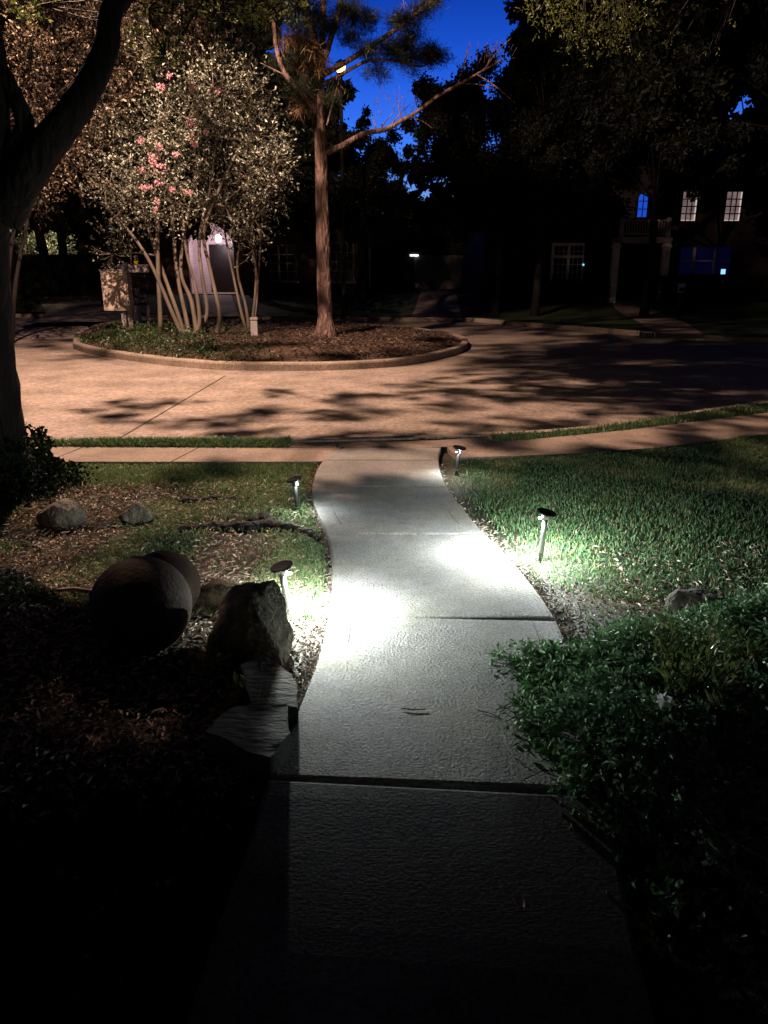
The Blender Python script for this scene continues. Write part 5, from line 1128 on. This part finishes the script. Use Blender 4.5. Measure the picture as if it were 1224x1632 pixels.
# ---- left house
HY2 = 38.0; hb = Vector((-6, HY2, .5)); hl = empty('brick_house', hb, label='pink brick house with a brightly lit arched porch', cat='house')
def L2(px, py, Y=HY2): return V(px, py, Y)-hb
ar = (L2(303, 452), L2(370, 358)); ax0, ax1, az0, az1 = ar[0].x, ar[1].x, -.2, ar[1].z
x_l = L2(232, 450).x; x_r = L2(590, 450).x
# front wall with arched opening
m = MB(); top = 3.2
m.box(x_l, ax0, -.0, .3, -.3, top+.7); m.box(ax1, x_r, 0, .3, -.3, top)
zc = az1-(ax1-ax0)/2; r_ = (ax1-ax0)/2; c0 = (ax0+ax1)/2; nseg = 20; topz = top+.69
vs = []; fs = []
for i in range(nseg+1):
    t_ = PI-PI*i/nseg; xx = c0+r_*math.cos(t_); z_ = zc+r_*math.sin(t_)
    vs += [(xx, .0, z_), (xx, .0, topz), (xx, .3, z_), (xx, .3, topz)]
for i in range(nseg):
    q = i*4; fs += [(q, q+4, q+5, q+1), (q+2, q+3, q+7, q+6), (q, q+2, q+6, q+4), (q+1, q+5, q+7, q+3)]
m.add(vs, fs)
m.box(x_l, x_r, 6, 6.3, -.3, top); m.box(x_l-.0, x_l+.3, .3, 6, -.3, top); m.box(x_r-.3, x_r, .3, 6, -.3, top)
m.build('wall', M['brickL'], hl)
# porch recess
m = MB(); m.box(ax0-.5, ax0-.3, .301, 2.6, -.2, 4.0); m.box(ax1+.3, ax1+.5, .301, 2.6, -.2, 4.0); m.box(ax0-.5, ax1+.5, 2.601, 2.8, -.2, 4.0); m.box(ax0-.5, ax1+.5, .301, 2.8, 4.001, 4.1)
m.build('porch', M['porchwall'], hl)
m = MB(); m.box(ax0-.5, ax1+.5, -.6, 2.6, -.15, .12); m.build('porch_floor', M['walk'], hl)
m = MB(); m.box(c0-.62, c0+.62, 2.53, 2.598, .125, 2.45); m.build('door', M['door'], hl)
m = MB(); m.lathe([(.06, zc+.35), (.13, zc+.4), (.14, zc+.65), (.05, zc+.72)], 12); o = m.build('lantern', M['lantern'], hl); o.location = (c0+.15, 1.2, 0)
m = MB(); m.tube([(c0+.15, 1.2, zc+.72), (c0+.15, 1.2, 4.0)], .01, 5); m.build('lantern_chain', M['blackmetal'], hl)
lamp('porch_light', 'POINT', hb+Vector((c0+.15, 1.0, zc+.25)), 110, (1, .80, .93), .1)
m = MB(); m.add([(x_l-.4, -.6, top+.7), (ax1+.6, -.6, top+.7), (ax1+.6, 6.6, top+.7), (x_l-.4, 6.6, top+.7), ((x_l+ax1)/2, 3, top+2.9)], [(0, 1, 4), (1, 2, 4), (2, 3, 4), (3, 0, 4), (3, 2, 1, 0)])
m.add([(ax1, -.5, top+.01), (x_r+.5, -.5, top+.01), (x_r+.5, 6.6, top+.01), (ax1, 6.6, top+.01), (ax1, 3, top+2.4), (x_r-2.5, 3, top+2.4)], [(0, 1, 5, 4), (1, 2, 5), (2, 3, 4, 5), (3, 0, 4), (3, 2, 1, 0)]); m.build('roof', M['roof'], hl)
for (px0, px1, py0_, py1_, sill) in ((420, 470, 392, 446, 1), (528, 562, 388, 446, 1)):
    a = L2(px0, py1_); b = L2(px1, py0_); f = MB(); border(f, a.x, b.x, a.z, b.z, -.003, .06, .05); f.box((a.x+b.x)/2-.04, (a.x+b.x)/2+.04, -.055, -.021, a.z, b.z)
    fo = f.build('window', M['greypaint'], hl); g_ = MB(); g_.box(a.x, b.x, -.02, -.004, a.z, b.z); g_.build('pane', M['darkglass'], fo)
    g_ = MB(); grid_frame(g_, a.x, b.x, a.z, b.z, -.022, 4, 4, .03); g_.build('muntin', M['greypaint'], fo)
    g_ = MB(); g_.box(a.x-.15, b.x+.15, -.14, -.003, a.z-.16, a.z-.063); g_.build('sill', M['white'], fo)
a = L2(588, 462); b = L2(588, 396); m = MB(); m.box(a.x-.05, a.x+.06, -.09, -.003, a.z, b.z); m.build('downspout', M['white'], hl)
# ---- middle garage, far fence, left fence
p = V(690, 470, 50); root = empty('garage', (p.x, 50, .5), label='dim garage at the end of the middle driveway with a small lamp', cat='garage')
m = MB(); m.box(-4.5, 3.5, 0, 5, -.2, 2.9); m.build('wall', M['brickR'], root); m = MB(); m.add([(-5, -.4, 2.9), (4, -.4, 2.9), (4, 5.4, 2.9), (-5, 5.4, 2.9), (-3, 2.5, 4.6), (2, 2.5, 4.6)], [(0, 1, 5, 4), (1, 2, 5), (2, 3, 4, 5), (3, 0, 4), (3, 2, 1, 0)]); m.build('roof', M['roof'], root)
m = MB(); m.box(-1.2, 2.6, -.05, -.003, -.1, 2.1)
for i in range(4): m.box(-1.15, 2.55, -.058, -.052, .0+i*.52, .48+i*.52)
m.build('garage_door', M['greypaint'], root)
c_ = V(660, 407, 50)-Vector((p.x, 50, .5)); m = MB(); m.box(c_.x-.26, c_.x+.26, -.12, -.01, c_.z-.05, c_.z+.05); m.build('lamp_glass', M['walllamp'], root)
c_ = V(657, 402, 50)-Vector((p.x, 50, .5)); m = MB(); m.box(c_.x-.25, c_.x+.4, -.16, -.008, c_.z-.01, c_.z+.05); m.build('lamp_shade', M['blackmetal'], root)
def fence(x0, x1, y, z0, h, name, label, mt):
    root = empty(name, (x0, y, z0), label=label, cat='fence'); n = int((x1-x0)/.15); m = MB()
    for i in range(n): m.box(i*.15, i*.15+.142, 0, .02, 0, h+random.uniform(-.01, .01))
    m.build('boards', M[mt], root)
    for i in range(int((x1-x0)/2.4)+1):
        m = MB(); m.box(i*2.4, i*2.4+.1, .022, .12, -.2, h+.02); m.build('post', M[mt], root)
    m = MB()
    for z in (.3, h*.5, h-.3): m.box(0, x1-x0, .0222, .06, z, z+.09)
    m.build('rail', M[mt], root)
zt_ = V(100, 406, 36.5).z; a = V(20, 406, 36.5).x; b = V(172, 406, 36.5).x
fence(-27, b, 36.5, .45, zt_-.45, 'board_fence', 'dark board fence at the head of the left driveway', 'fence')
fence(V(598, 430, 44).x, V(650, 430, 44).x, 44, .5, V(620, 425, 44).z-.5, 'board_fence', 'short dim board fence beside the left house', 'fence')

# ---- the photographer's own house behind the camera, closing off the sky on that side
root = empty('home_porch', (0, -1.6, -.9), label='brick house front with a covered porch behind the viewpoint', cat='house')
m = MB(); m.box(-9, 9, -1.2, -1.0, -.2, 3.6); m.build('wall', M['brickR'], root)
m = MB(); m.box(-3, 3, -.999, 1.0, 2.75, 2.9); m.add([(-9.4, -.6, 3.6), (9.4, -.6, 3.6), (9.4, -6, 6.6), (-9.4, -6, 6.6)], [(0, 1, 2, 3)]); m.build('roof', M['roof'], root)
for xx in (-2.7, 2.5):
    m = MB(); m.box(xx, xx+.2, .75, .95, -.3, 2.749); m.build('column', M['white'], root)
